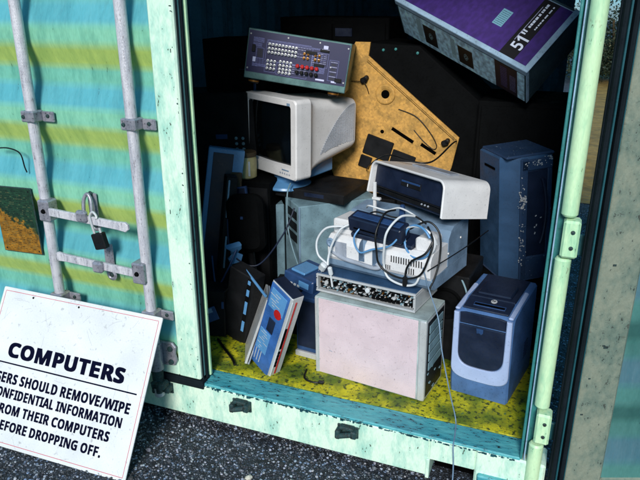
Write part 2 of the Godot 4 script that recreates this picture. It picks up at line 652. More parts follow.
# ---------------------------------------------------------------- the scene
func _ready() -> void:
	rng.seed = 7
	font = SystemFont.new()
	font.font_names = PackedStringArray(["Droid Sans"])
	font.font_weight = 700
	var cam := Camera3D.new()
	cam.name = "camera"
	cam.fov = 41.4
	cam.near = 0.05
	cam.far = 400.0
	add_child(cam)
	cam.position = Vector3(1.142, 1.51, 1.71)
	cam.rotation_degrees = Vector3(-20.5, 21.4, 0)
	cam.current = true
	var env := Environment.new()
	env.background_mode = Environment.BG_SKY
	var sky := Sky.new()
	var sm := ProceduralSkyMaterial.new()
	sm.sky_top_color = Color(.20, .56, .78)
	sm.sky_horizon_color = Color(.56, .84, .92)
	sm.sky_curve = .25
	sm.sky_energy_multiplier = .64
	sm.ground_bottom_color = Color(.10, .14, .18)
	sm.ground_horizon_color = Color(.42, .52, .55)
	sky.sky_material = sm
	env.sky = sky
	env.tonemap_mode = Environment.TONE_MAPPER_LINEAR
	env.tonemap_exposure = 2.5
	env.sdfgi_enabled = true
	env.ssao_enabled = true
	env.ssil_enabled = true
	var we := WorldEnvironment.new()
	we.name = "world_environment"
	we.environment = env
	add_child(we)
	var sun := DirectionalLight3D.new()
	sun.name = "sun"
	sun.light_energy = .5
	sun.light_color = Color(1, .985, .965)
	sun.light_angular_distance = 16.0
	sun.shadow_enabled = true
	sun.rotation_degrees = Vector3(-30, 10, 0)
	add_child(sun)

	make_textures()
	make_materials()
	ground()
	container()
	sign_board()
	padlock()
	heap_back()
	gap_filler()
	crt_monitor()
	receiver()
	big_television()
	carton()
	chipped_cabinet()
	silver_tower()
	pc_case()
	open_device()
	printer()
	hood()
	cables()
	slabs()
	left_heap()

# ---------------------------------------------------------------- setting
func ground() -> void:
	var st := nb()
	quad(st, Vector3(-60, 0, 60), Vector3(60, 0, 60), Vector3(60, 0, -60), Vector3(-60, 0, -60), UP3)
	structure("ground", st, M.gravel)
	st = nb()
	quad(st, Vector3(1.25, .004, -3.6), Vector3(9, .004, -3.2), Vector3(11, .004, -30), Vector3(1.25, .004, -30), UP3)
	structure("dirt_path", st, M.dirt)
	# loose chippings near the sill, and along the side of the container
	var base := nb()
	var ico := [Vector3(0, 1, 0), Vector3(.89, .45, 0), Vector3(.28, .45, .85), Vector3(-.72, .45, .53), Vector3(-.72, .45, -.53), Vector3(.28, .45, -.85), Vector3(.72, -.45, .53), Vector3(-.28, -.45, .85), Vector3(-.89, -.45, 0), Vector3(-.28, -.45, -.85), Vector3(.72, -.45, -.53), Vector3(0, -1, 0)]
	var fc := [0, 1, 2, 0, 2, 3, 0, 3, 4, 0, 4, 5, 0, 5, 1, 1, 6, 2, 2, 7, 3, 3, 8, 4, 4, 9, 5, 5, 10, 1, 2, 6, 7, 3, 7, 8, 4, 8, 9, 5, 9, 10, 1, 10, 6, 11, 7, 6, 11, 8, 7, 11, 9, 8, 11, 10, 9, 11, 6, 10]
	var jit := []
	for v in ico:
		jit.append(v * rng.randf_range(.75, 1.15))
	for k in range(0, fc.size(), 3):
		var m: Vector3 = jit[fc[k]] + jit[fc[k + 1]] + jit[fc[k + 2]]
		tri(base, jit[fc[k]], jit[fc[k + 1]], jit[fc[k + 2]], m)
	base.set_material(M.stone)
	var mesh := base.commit()
	var mm := MultiMesh.new()
	mm.transform_format = MultiMesh.TRANSFORM_3D
	mm.use_colors = true
	mm.mesh = mesh
	var cnt := 30000
	mm.instance_count = cnt
	for i in cnt:
		var p := Vector3(rng.randf_range(-1.0, 1.15), 0, rng.randf_range(-.06, .75))
		if i % 6 == 0:
			p = Vector3(rng.randf_range(1.19, 1.8), 0, -rng.randf() * 3.4)
		var s: float = .0014 + .0046 * pow(rng.randf(), 3.2)
		if rng.randf() < .012:
			s *= 1.9
		var b := Basis.from_euler(Vector3(rng.randf() * 6, rng.randf() * 6, rng.randf() * 6)).scaled(Vector3(s, s * rng.randf_range(.5, .9), s * rng.randf_range(.7, 1.1)))
		mm.set_instance_transform(i, Transform3D(b, p + Vector3(0, s * .35, 0)))
		var g: float = pow(rng.randf(), 2.6) * .5 + .03
		mm.set_instance_color(i, Color(g * rng.randf_range(.78, .95), g * .95, g * rng.randf_range(1.0, 1.22)))
	var mi := MultiMeshInstance3D.new()
	mi.name = "gravel"
	mi.multimesh = mm
	add_child(mi)
	mi.set_meta("kind", "stuff")
	tag(mi, "loose dark and pale grey chippings in front of the container sill", "gravel")
	var where := [[Vector3(.285, .004, .185), .013, "pale pebble lying alone on the gravel under the twin bolts of the sill"], [Vector3(.43, .004, .155), .014, "larger pale pebble on the gravel nearest the middle of the sill"]]
	for w in where:
		var q := MeshInstance3D.new()
		q.mesh = mesh.duplicate()
		q.material_override = M.pale_stone
		q.name = numbered("pebble")
		add_child(q)
		q.position = w[0]
		q.scale = Vector3(1.25, .6, .9) * w[1]
		q.rotation_degrees.y = 30 * w[1] * 1000
		tag(q, w[2], "pebble", "pale pebbles on the gravel")
	# scrub beyond the yard, seen through the slit beside the hinge post
	var sh := thing("shrub", "dark green shrub far behind the gap beside the hinge post", "shrub", Vector3(2.2, 0, -13))
	var lf := nb()
	for i in 26000:
		var d := Vector3(rng.randfn(), abs(rng.randfn()) * .9, rng.randfn()) * Vector3(1.1, .8, .6)
		var q := Vector3(d.x, d.y + .1, d.z)
		var bb := Basis.from_euler(Vector3(rng.randf() * 6, rng.randf() * 6, rng.randf() * 6))
		tri(lf, q + bb.x * .022, q - bb.x * .022, q + bb.y * .05, bb.z)
	part("foliage", lf, M.leaf, sh)
	var tk := nb()
	for i in 5:
		rod(tk, Vector3(i * .3 - .6, 0, 0), Vector3(i * .5 - 1.0, 1.2, .2), .03, 6)
	part("stem", tk, M.brown_wood, sh)

func bands(st: SurfaceTool, x0: float, x1: float, zo: float, zi: float, y0: float, y1: float, phase: float, cols: Array) -> void:
	# pressed horizontal corrugations, period 0.27 m, with rounded bends; facet tints imitate sky and ground light
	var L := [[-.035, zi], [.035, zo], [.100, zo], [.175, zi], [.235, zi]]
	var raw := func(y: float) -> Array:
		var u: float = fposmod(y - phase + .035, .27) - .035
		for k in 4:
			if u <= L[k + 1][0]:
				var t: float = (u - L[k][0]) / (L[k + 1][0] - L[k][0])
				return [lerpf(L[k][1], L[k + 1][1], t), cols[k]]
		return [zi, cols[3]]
	var rows := []
	var n := int((y1 - y0) / .0068)
	for i in n + 1:
		var y: float = lerpf(y0, y1, float(i) / n)
		var z := 0.0
		var c := Color(0, 0, 0)
		for q in 7:
			var e: Array = raw.call(y + (q - 3) * .0042)
			z += e[0] / 7.0
			c += e[1] * (1.0 / 7.0)
		c.a = 1.0
		rows.append([y, z, c])
	for i in n:
		var a: Array = rows[i]
		var b: Array = rows[i + 1]
		var zp: float = rows[max(i - 1, 0)][1]
		var zn: float = rows[min(i + 2, n)][1]
		var na := Vector3(0, -(b[1] - zp) / (2 * .0068), 1).normalized()
		var nn := Vector3(0, -(zn - a[1]) / (2 * .0068), 1).normalized()
		var V := [Vector3(x0, a[0], a[1]), Vector3(x1, a[0], a[1]), Vector3(x1, b[0], b[1]), Vector3(x0, b[0], b[1])]
		var N := [na, na, nn, nn]
		var C := [a[2], a[2], b[2], b[2]]
		for t in [0, 2, 1, 0, 3, 2]:
			st.set_color(C[t])
			st.set_normal(N[t])
			st.add_vertex(V[t])

func corrugated(st: SurfaceTool, from: Vector3, along: Vector3, length: float, up: Vector3, depth: Vector3) -> void:
	var n := int(length / .28)
	for i in n:
		var s: float = i * .28
		var L := [[s, 0.0], [s + .07, 0.0], [s + .14, 1.0], [s + .21, 1.0], [s + .28, 0.0]]
		for k in 4:
			var a: Vector3 = from + along * L[k][0] + depth * L[k][1]
			var b: Vector3 = from + along * L[k + 1][0] + depth * L[k + 1][1]
			quad(st, a, b, b + up, a + up, depth)
			var t := -depth.normalized() * .006
			quad(st, a + t, b + t, b + up + t, a + up + t, -depth)

func container() -> void:
	var c := thing("shipping_container", "old mint green shipping container standing open with electronics heaped inside", "container")
	var st := nb()
	corrugated(st, Vector3(-1.17, .19, -.1), Vector3(0, 0, -1), 5.8, Vector3(0, 2.25, 0), Vector3(-.036, 0, 0))
	part("side_wall", st, M.wall_blue, c)
	st = nb()
	corrugated(st, Vector3(1.168, .19, -.1), Vector3(0, 0, -1), 5.8, Vector3(0, 2.25, 0), Vector3(.022, 0, 0))
	part("side_wall", st, M.wall_blue, c)
	st = nb()
	corrugated(st, Vector3(-1.2, .19, -5.7), Vector3(1, 0, 0), 2.42, Vector3(0, 2.25, 0), Vector3(0, 0, -.036))
	part("end_wall", st, M.wall_blue, c)
	st = nb()
	bx(st, Vector3(-1.21, 2.42, -5.75), Vector3(1.21, 2.46, .0), .004)
	part("roof", st, M.jamb, c)
	st = nb()
	bx(st, Vector3(-1.21, 2.3, -.1), Vector3(1.21, 2.419, -.002), .006)
	part("door_header", st, M.mint, c)
	st = nb()
	for k in 5:
		bx(st, Vector3(-1.168, .03, -.104 - k * 1.14), Vector3(1.166, FL, -.104 - (k + 1) * 1.14 + .003), .002)
	part("floor", st, M.floor, c, "yellow painted plywood floor, worn and flecked with black")
	# sill: pale front beam with a pocket cut below, teal tread on top
	st = nb()
	bx(st, Vector3(-1.21, .04, -.098), Vector3(.855, .187, 0), .006)
	bx(st, Vector3(1.0, .04, -.098), Vector3(1.21, .187, 0), .006)
	bx(st, Vector3(.855, .108, -.098), Vector3(1.0, .187, -.001), .003)
	bx(st, Vector3(.846, .036, -.09), Vector3(.858, .112, .006), .002)
	var sill := part("sill", st, M.mint, c)
	st = nb()
	bx(st, Vector3(.86, .02, -.096), Vector3(.998, .11, -.085), .002)
	part("lifting_pocket", st, M.void, sill)
	st = nb()
	bx(st, Vector3(1.012, .012, -.01), Vector3(1.135, .105, .016), .004)
	part("stop_plate", st, M.tread, sill)
	st = nb()
	bx(st, Vector3(-1.17, .182, -.103), Vector3(1.135, .194, -.004), .003)
	part("tread", st, M.tread, sill, "teal painted top of the sill, flaking along its front edge")
	st = nb()
	for i in 240:
		var w := rng.randf_range(.002, .012)
		var h := rng.randf_range(.001, .006) * (1.0 if rng.randf() < .8 else 2.2)
		box(st, Vector3(w, h, .0012), Vector3(rng.randf_range(-.0, 1.13), .1885 - h * .5 - rng.randf() * .004, .0004), .0003, Transform3D())
	part("flaking_paint", st, M.seal_teal, sill).set_meta("kind", "stuff")
	for x in [.17, .575, -.16]:
		st = nb()
		box(st, Vector3(.075, .045, .006), Vector3(x, .145, .003), .002)
		box(st, Vector3(.018, .034, .034), Vector3(x - .028, .143, .02), .004)
		box(st, Vector3(.022, .028, .030), Vector3(x + .026, .150, .018), .004)
		rod(st, Vector3(x - .03, .138, .034), Vector3(x + .02, .152, .028), .010, 10)
		box(st, Vector3(.05, .012, .024), Vector3(x, .166, .014), .003)
		part("lock_keeper", st, M.rust, sill)
	# right-hand corner post with its rolled edge and hinge lugs
	st = nb()
	bx(st, Vector3(1.131, .19, -.11), Vector3(1.139, 2.3, -.004), .002)
	bx(st, Vector3(1.139, .19, -.11), Vector3(1.19, 2.3, -.03), .004)
	var post := part("corner_post", st, M.jamb, c)
	st = nb()
	bx(st, Vector3(1.1425, .19, -.028), Vector3(1.1465, 2.3, -.002), .001)
	part("edge_strip", st, M.carton_edge, post)
	for s in [[.05, .262], [.392, .868], [.985, 1.63], [1.75, 2.3]]:
		st = nb()
		var pts := []
		var prof := [[.001, s[0]], [.017, s[0]], [.0215, s[0] + .006], [.0215, s[1] - .006], [.017, s[1]], [.001, s[1]]]
		lathe(st, prof, xf(Vector3(1.1735, 0, -.006)), 24)
		part("post_bar", st, M.hinge_post, post)
	for y in [.327, .926, 1.69]:
		st = nb()
		box(st, Vector3(.043, .104, .050), Vector3(1.184, y, -.004), .006)
		var hb := part("hinge_lug", st, M.hinge_post, post)
		st = nb()
		for dy in [-.022, .022]:
			lathe(st, [[.001, .0], [.006, .0], [.005, .003], [.001, .004]], xf(Vector3(1.188, y + dy, .021), Vector3(90, 0, 0)), 10)
		part("rivet", st, M.rust, hb)
	closed_door(c)
	open_door(c)

func closed_door(c: Node3D) -> void:
	var st := nb()
	bx(st, Vector3(-.093, .205, -.05), Vector3(0, 2.3, 0), .006)
	bx(st, Vector3(-1.168, .205, -.05), Vector3(-1.08, 2.3, 0), .006)
	bx(st, Vector3(-1.08, .205, -.05), Vector3(-.093, .275, -.003), .004)
	bx(st, Vector3(-1.08, 2.23, -.05), Vector3(-.093, 2.3, -.003), .004)
	var d := part("door", st, M.mint, c, "closed teal door leaf, sky and ground light coloured in as blue and yellow bands")
	st = nb()
	for i in 20:
		var q := xf(Vector3(-.004 - abs(rng.randfn()) * .006, [.34, .62, .95, 1.3, 1.52][i % 5] + rng.randfn() * .05, .0002), Vector3(0, 0, rng.randf() * 90))
		box(st, Vector3(rng.randf_range(.001, .005), rng.randf_range(.002, .008), .0008), Vector3.ZERO, .0003, q)
	for i in 7:
		var c0 := Vector3(rng.randf_range(-.085, -.01), [.32, .9, 1.12, 1.4, .6][i % 5] + rng.randfn() * .03, .0004)
		box(st, Vector3(rng.randf_range(.001, .003), rng.randf_range(.003, .016), .001), c0, .0003)
	part("flaking_paint", st, M.rust, d).set_meta("kind", "stuff")
	st = nb()
	var bounce_yel := Color(.43, .57, .15)  # warm ground bounce coloured into the downward facets
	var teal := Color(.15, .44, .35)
	var sky_blu := Color(.09, .35, .43)  # sky light coloured into the upward facets
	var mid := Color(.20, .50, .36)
	bands(st, -1.08, -.093, -.006, -.040, .275, 2.23, 1.345, [bounce_yel, mid, sky_blu, teal])
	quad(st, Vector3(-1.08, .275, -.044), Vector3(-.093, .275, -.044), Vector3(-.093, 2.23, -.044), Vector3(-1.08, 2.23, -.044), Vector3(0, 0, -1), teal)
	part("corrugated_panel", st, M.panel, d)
	st = nb()
	bx(st, Vector3(.0005, .19, -.044), Vector3(.009, 2.3, -.034), .002)
	bx(st, Vector3(.0005, .19, -.020), Vector3(.006, 2.3, -.012), .002)
	part("seal", st, M.rubber, d)
	st = nb()
	bx(st, Vector3(-.0005, .2, -.066), Vector3(.012, 2.3, -.052), .003)
	part("edge_strip", st, M.hinge_post, d)
	st = nb()
	bx(st, Vector3(-1.165, .190, -.05), Vector3(.010, .204, .004), .003)
	bx(st, Vector3(-.16, .172, -.03), Vector3(.013, .196, .006), .003)
	part("seal", st, M.rubber, d)
	# lock rods with guides, cams and handles
	for x in [-.582, -.168]:
		st = nb()
		lathe(st, [[.001, .118], [.016, .118], [.019, .122], [.0188, 1.0], [.019, 2.34], [.001, 2.345]], xf(Vector3(x, 0, .026)), 20)
		part("lock_rod", st, M.steel, d)
		for y in [.46, 1.145, 1.96]:
			st = nb()
			box(st, Vector3(.056, .038, .052), Vector3(x + .002, y, .027), .004)
			box(st, Vector3(.05, .036, .010), Vector3(x + .053, y - .003, .006), .003)
			var g := part("rod_guide", st, M.zinc, d)
			st = nb()
			for q in [[-.012, .0535], [.055, .0115]]:
				lathe(st, [[.001, 0], [.007, 0], [.006, .004], [.001, .005]], xf(Vector3(x + q[0], y, q[1]), Vector3(90, 0, 0)), 10)
			part("bolt", st, M.rust, d)
	# cam and keeper at the foot of the rod nearest the opening
	st = nb()
	prism(st, PackedVector2Array([Vector2(-.03, -.05), Vector2(.034, -.042), Vector2(.045, -.02), Vector2(.04, .01), Vector2(.045, .035), Vector2(.03, .052), Vector2(-.03, .048)]), .0, .012, xf(Vector3(-.135, .295, .0)), .003)
	rod(st, Vector3(-.168, .235, .026), Vector3(-.168, .345, .026), .026, 16)
	part("cam_keeper", st, M.zinc, d)
	st = nb()
	for y in [.268, .322]:
		lathe(st, [[.001, 0], [.011, 0], [.009, .007], [.001, .008]], xf(Vector3(-.112, y, .0125), Vector3(90, 0, 0)), 12)
	part("bolt", st, M.rust, d)
	st = nb()
	rod(st, Vector3(-.168, .19, .026), Vector3(-.168, .236, .026), .021, 14)
	box(st, Vector3(.06, .032, .045), Vector3(-.160, .172, .03), .008)
	rod(st, Vector3(-.15, .15, .05), Vector3(-.15, .19, .05), .012, 10)
	part("rod_cam", st, M.rust, d)
	for hdl in [[-.582, .812, 1.0], [-.168, .628, -1.0]]:
		var x: float = hdl[0]
		var y: float = hdl[1]
		var s: float = hdl[2]
		st = nb()
		box(st, Vector3(.05, .078, .050), Vector3(x + s * .016, y, .036), .005)
		var hub := part("handle_hub", st, M.zinc, d)
		st = nb()
		lathe(st, [[.001, 0], [.009, 0], [.007, .006], [.001, .007]], xf(Vector3(x + s * .018, y, .061), Vector3(90, 0, 0)), 12)
		part("bolt", st, M.black_matt, d)
		st = nb()
		var bar := PackedVector2Array()
		for q in [Vector2(0, -.014), Vector2(.30, -.016), Vector2(.335, -.019), Vector2(.348, -.008), Vector2(.346, .008), Vector2(.335, .016), Vector2(.30, .013), Vector2(0, .015)]:
			bar.append(Vector2(q.x * s, q.y))
		prism(st, bar, -.006, .006, xf(Vector3(x + s * .03, y - .002, .052), Vector3(0, 0, -2.5 if s > 0 else -3.0)), .002)
		part("handle", st, M.steel, d)
		# hasp: an upright plate with an eye, a clip over the bar and a rivet below
		var hx: float = -.388 if s > 0 else -.345
		st = nb()
		box(st, Vector3(.040, .12, .007), Vector3(hx, y + .012, .004), .003)
		if s > 0:
			tube(st, curve([Vector3(hx - .014, y + .0, .04), Vector3(hx - .016, y + .05, .03), Vector3(hx, y + .074, .026), Vector3(hx + .016, y + .05, .03), Vector3(hx + .02, y - .01, .04)], 6), .0065, 8)
		box(st, Vector3(.044, .042, .026), Vector3(hx - .004, y + .003, .062), .008)
		lathe(st, [[.001, 0], [.019, 0], [.022, .006], [.014, .010], [.010, .006], [.001, .006]], xf(Vector3(hx + .012, y - .044, .01), Vector3(90, 0, 0)), 16)
		part("hasp", st, M.zinc, d)
		st = nb()
		lathe(st, [[.001, 0], [.009, 0], [.007, .004], [.001, .005]], xf(Vector3(hx + .012, y - .044, .016), Vector3(90, 0, 0)), 10)
		if s > 0:
			lathe(st, [[.001, 0], [.010, 0], [.008, .006], [.001, .007]], xf(Vector3(hx - .002, y + .07, .008), Vector3(90, 0, 0)), 10)
		part("bolt", st, M.rust, d)
	# stamped data plate
	var im := Image.create(256, 384, false, Image.FORMAT_RGB8)
	var n1 := nz(256, .02, 4, 101)
	for y in 384:
		for x in 256:
			var v: float = n1[(y % 256) * 256 + x] / 255.0
			var k := clampf((y + x * .0 - 175.0 - (x - 128) * .55 + (v - .5) * 90.0) / 30.0, 0, 1)
			var col := Color(.10, .22, .15).lerp(Color(.55, .38, .10), k) * (.7 + v * .5)
			im.set_pixel(x, y, col)
	for r in range(18, 370, 11):
		var x := 14 + rng.randi() % 12
		while x < 238:
			var w := 3 + rng.randi() % 16
			if rng.randf() < .72:
				im.fill_rect(Rect2i(x, r, min(w, 240 - x), 3), Color(.04, .07, .05) if rng.randf() < .7 else Color(.34, .34, .22))
			x += w + 4
	for q in [Vector2i(12, 12), Vector2i(236, 12), Vector2i(236, 364), Vector2i(12, 364)]:
		im.fill_rect(Rect2i(q.x, q.y, 9, 9), Color(.02, .03, .03))
	printed("data_plate", im, .45)
	st = nb()
	var PX := xf(Vector3(-.758, .737, .003), Vector3(0, 0, 2.0))
	box(st, Vector3(.19, .262, .005), Vector3(0, 0, 0), .001, PX)
	var dp := part("data_plate", st, M.rust, d)
	st = nb()
	uvquad(st, PX * xf(Vector3(0, 0, .0031)), .184, .256)
	part("stamped_text", st, M.data_plate, d)
	# small dents and scuffs on the stile: chips and hanging wire
	st = nb()
	tube(st, curve([Vector3(-.80, 1.01, .0), Vector3(-.74, 1.015, .004), Vector3(-.69, 1.0, .004), Vector3(-.68, .95, .002), Vector3(-.675, .93, .0)], 6), .0025, 6)
	part("wire", st, M.rubber, d)

func open_door(c: Node3D) -> void:
	var o := nb()
	var X := xf(Vector3(1.2215, 0, .03), Vector3(0, 21.4, 0))
	bx(o, Vector3(.044, .11, -.05), Vector3(.158, 2.3, 0), .006, X)
	bx(o, Vector3(1.05, .11, -.05), Vector3(1.16, 2.3, 0), .006, X)
	bx(o, Vector3(.158, .11, -.05), Vector3(1.05, .17, -.002), .004, X)
	bx(o, Vector3(.158, 2.22, -.05), Vector3(1.05, 2.3, -.002), .004, X)
	var d := part("door", o, M.beige_paint, c, "open door leaf seen from inside, stained beige frame")
	var st := nb()
	bx(st, Vector3(.004, .11, -.026), Vector3(.043, 2.3, -.012), .004, X)
	bx(st, Vector3(.005, .11, -.0125), Vector3(.017, 2.3, .006), .004, X)
	bx(st, Vector3(.030, .11, -.012), Vector3(.042, 2.3, .008), .004, X)
	part("seal", st, M.rubber, d)
	st = nb()
	bx(st, Vector3(.0195, .11, -.0115), Vector3(.0245, 2.3, .002), .001, X)
	bx(st, Vector3(.0425, .11, -.012), Vector3(.0455, 2.3, .004), .001, X)
	part("edge_strip", st, M.seal_teal, d)
	st = nb()
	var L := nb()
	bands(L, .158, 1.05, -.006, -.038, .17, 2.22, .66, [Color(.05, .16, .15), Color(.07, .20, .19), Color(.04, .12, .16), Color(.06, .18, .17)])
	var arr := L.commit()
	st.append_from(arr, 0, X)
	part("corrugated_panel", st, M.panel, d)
	for y in [.30, .90, 1.66]:
		st = nb()
		bx(st, Vector3(1.19, y - .03, -.035), Vector3(1.226, y + .03, -.022), .003)
		part("hinge_blade", st, M.seal_teal, d)
	# scars on the stile
	st = nb()
	for q in [[.085, .865, .006], [.10, .62, .008], [.094, .625, .005], [.07, .52, .004], [.12, 1.25, .004], [.065, .40, .005]]:
		box(st, Vector3(q[2] * 1.6, q[2], .001), Vector3(q[0], q[1], .0003), .0003, X)
	part("scar", st, M.rust, d)

func sign_board() -> void:
	var s := thing("notice_board", "white computers notice board leaning on the closed door's lock rods", "sign", Vector3(-.441, .004, .366), Vector3(-31.2, 3.2, -1.8))
	var st := nb()
	rbox(st, .693, .563, .006, .006, .0015, xf(Vector3(0, .2815, 0)))
	part("board", st, M.sign, s)
	st = nb()
	for q in [[.668, .0022, 0, .549], [.668, .0022, 0, .014]]:
		box(st, Vector3(q[0], q[1], .0006), Vector3(q[2], q[3], .0032), .0002)
	for x in [-.334, .334]:
		box(st, Vector3(.0022, .533, .0006), Vector3(x, .2815, .0032), .0002)
	part("border_line", st, M.red_ink, s)
	st = nb()
	box(st, Vector3(.62, .0052, .0006), Vector3(.005, .2895, .0032), .0002)
	part("rule", st, M.ink, s)
	st = nb()
	for x in [0.0, -.205]:
		lathe(st, [[.0005, 0], [.0042, 0], [.0038, .0007], [.0005, .0008]], xf(Vector3(x, .540, .003), Vector3(90, 0, 0)), 12)
	part("screw_hole", st, M.void, s)
	text(s, "lettering", "COMPUTERS", .505, .056, Vector3(.0, .339, .0033), M.ink, Vector3.ZERO, .0006, .0045)
	text(s, "lettering", "USERS SHOULD REMOVE/WIPE", .605, .037, Vector3(.0, .237, .0033), M.ink, Vector3.ZERO, .0006, .0017)
	text(s, "lettering", "CONFIDENTIAL INFORMATION", .565, .035, Vector3(.001, .185, .0033), M.ink, Vector3.ZERO, .0006, .0017)
	text(s, "lettering", "FROM THEIR COMPUTERS", .497, .035, Vector3(0, .130, .0033), M.ink, Vector3.ZERO, .0006, .0017)
	text(s, "lettering", "BEFORE DROPPING OFF.", .462, .035, Vector3(0, .073, .0033), M.ink, Vector3.ZERO, .0006, .0017)

func padlock() -> void:
	var p := thing("padlock", "black padlock hanging from the upper handle's hasp", "padlock", Vector3(-.318, .705, .062), Vector3(0, 0, 14))
	var st := nb()
	rbox(st, .05, .058, .024, .006, .003, xf(Vector3(0, .029, 0)))
	part("body", st, M.black, p)
	st = nb()
	tube(st, curve([Vector3(.014, .056, 0), Vector3(.014, .075, 0)], 3), .0045, 8)
	tube(st, curve([Vector3(-.014, .056, 0), Vector3(-.014, .10, 0), Vector3(-.012, .122, -.003), Vector3(.002, .132, -.006), Vector3(.014, .118, -.004), Vector3(.015, .108, 0)], 6), .0045, 8)
	part("shackle", st, M.silver, p)
	st = nb()
	box(st, Vector3(.03, .004, .001), Vector3(0, .02, .0123), .0003)
	part("groove", st, M.rubber, p)

# ---------------------------------------------------------------- the heap
func tower_case(nm: String, label: String, w: float, h: float, d: float, at: Vector3, deg: Vector3, m: Material, grp := "") -> Node3D:
	var t := thing(nm, label, "computer", at, deg, grp)
	var st := nb()
	rbox(st, w, h, d, .006, .004, xf(Vector3(0, h / 2, 0)))
	part("case", st, m, t)
	return t

func heap_back() -> void:
	# two grey cases under the monitor, and the flat player that it stands on
	var t := tower_case("computer_tower", "grey teal computer tower below the monitor with a power lead hanging over it", .40, .464, .19, Vector3(.154, FL, -.965), Vector3(0, 43, 0), M.grey_tower, "grey computer towers under the monitor")
	var st := nb()
	box(st, Vector3(.008, .46, .008), Vector3(-.196, .232, .093), .002)
	part("edge_strip", st, M.bluegrey_plastic, t)
	st = nb()
	for i in 3:
		box(st, Vector3(.002, .04, .14), Vector3(-.2005, .41 - i * .055, 0), .0008)
	part("drive_bay", st, M.black, t)
	t = tower_case("computer_tower", "narrow grey tower with a pale front edge, left of its wider grey neighbour", .09, .42, .20, Vector3(-.157, FL, -.965), Vector3(0, 33, 0), M.grey_tower, "grey computer towers under the monitor")
	st = nb()
	box(st, Vector3(.007, .416, .007), Vector3(-.0425, .21, .0985), .002)
	part("edge_strip", st, M.carton_edge, t)
	st = nb()
	lathe(st, [[.001, 0], [.012, 0], [.014, .003], [.008, .005], [.001, .004]], xf(Vector3(-.02, .05, .101), Vector3(90, 0, 0)), 14)
	lathe(st, [[.001, 0], [.007, 0], [.006, .003], [.001, .003]], xf(Vector3(.012, .045, .101), Vector3(90, 0, 0)), 12)
	part("socket", st, M.black, t)
	st = nb()
	var v := thing("video_player", "flat black player lying under the monitor stand on the grey towers", "player", Vector3(.04, FL + .466, -1.02), Vector3(0, -6, 0))
	rbox(st, .46, .045, .30, .004, .003, xf(Vector3(0, .0225, 0)))
	part("case", st, M.black, v)
	st = nb()
	box(st, Vector3(.10, .018, .002), Vector3(.08, .026, .1505), .0008)
	part("disc_tray", st, M.darkblue_plastic, v)
	st = nb()
	for i in 4:
		lathe(st, [[.001, 0], [.006, 0], [.005, .004], [.001, .004]], xf(Vector3(-.19 + i * .022, .024, .150), Vector3(90, 0, 0)), 10)
	part("button", st, M.silver, v)
	# dark carcasses further back that carry the television, the carton and the cabinet
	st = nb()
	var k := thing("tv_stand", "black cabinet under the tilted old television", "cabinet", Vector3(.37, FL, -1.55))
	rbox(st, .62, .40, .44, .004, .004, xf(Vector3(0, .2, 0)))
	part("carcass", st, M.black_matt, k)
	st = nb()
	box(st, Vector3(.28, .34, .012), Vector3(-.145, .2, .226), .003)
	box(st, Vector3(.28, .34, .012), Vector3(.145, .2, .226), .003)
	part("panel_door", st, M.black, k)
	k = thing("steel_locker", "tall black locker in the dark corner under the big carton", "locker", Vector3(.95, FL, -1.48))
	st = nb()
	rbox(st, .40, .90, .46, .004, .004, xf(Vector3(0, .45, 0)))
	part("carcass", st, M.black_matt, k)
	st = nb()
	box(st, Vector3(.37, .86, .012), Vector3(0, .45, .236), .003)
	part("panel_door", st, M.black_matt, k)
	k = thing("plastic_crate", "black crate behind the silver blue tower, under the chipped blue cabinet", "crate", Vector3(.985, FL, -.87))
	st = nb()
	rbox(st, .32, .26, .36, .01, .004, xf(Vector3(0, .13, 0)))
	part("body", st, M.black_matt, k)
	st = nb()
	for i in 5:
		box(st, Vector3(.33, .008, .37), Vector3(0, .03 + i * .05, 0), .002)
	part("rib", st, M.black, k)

func gap_filler() -> void:  # added black box, keeps the gap dark where bright floor would show
	var k := thing("gap_filler", "added black box darkening the gap between the pinkish case and the silver tower", "speaker", Vector3(.80, FL, -.62), Vector3(0, -4, 0))
	var st := nb()
	rbox(st, .165, .36, .25, .008, .004, xf(Vector3(0, .18, 0)))
	part("cabinet", st, M.black, k)
	st = nb()
	lathe(st, [[.001, .0], [.02, .006], [.05, .0], [.058, .004], [.064, .004], [.066, .0]], xf(Vector3(.0, .24, .125), Vector3(90, 0, 0)), 28)
	part("cone", st, M.black_matt, k)
	st = nb()
	for i in 4:
		box(st, Vector3(.016, .010, .004), Vector3(.05, .05 + i * .024, .126), .001)
	part("terminal", st, M.steelblue, k).set_meta("kind", "stuff")

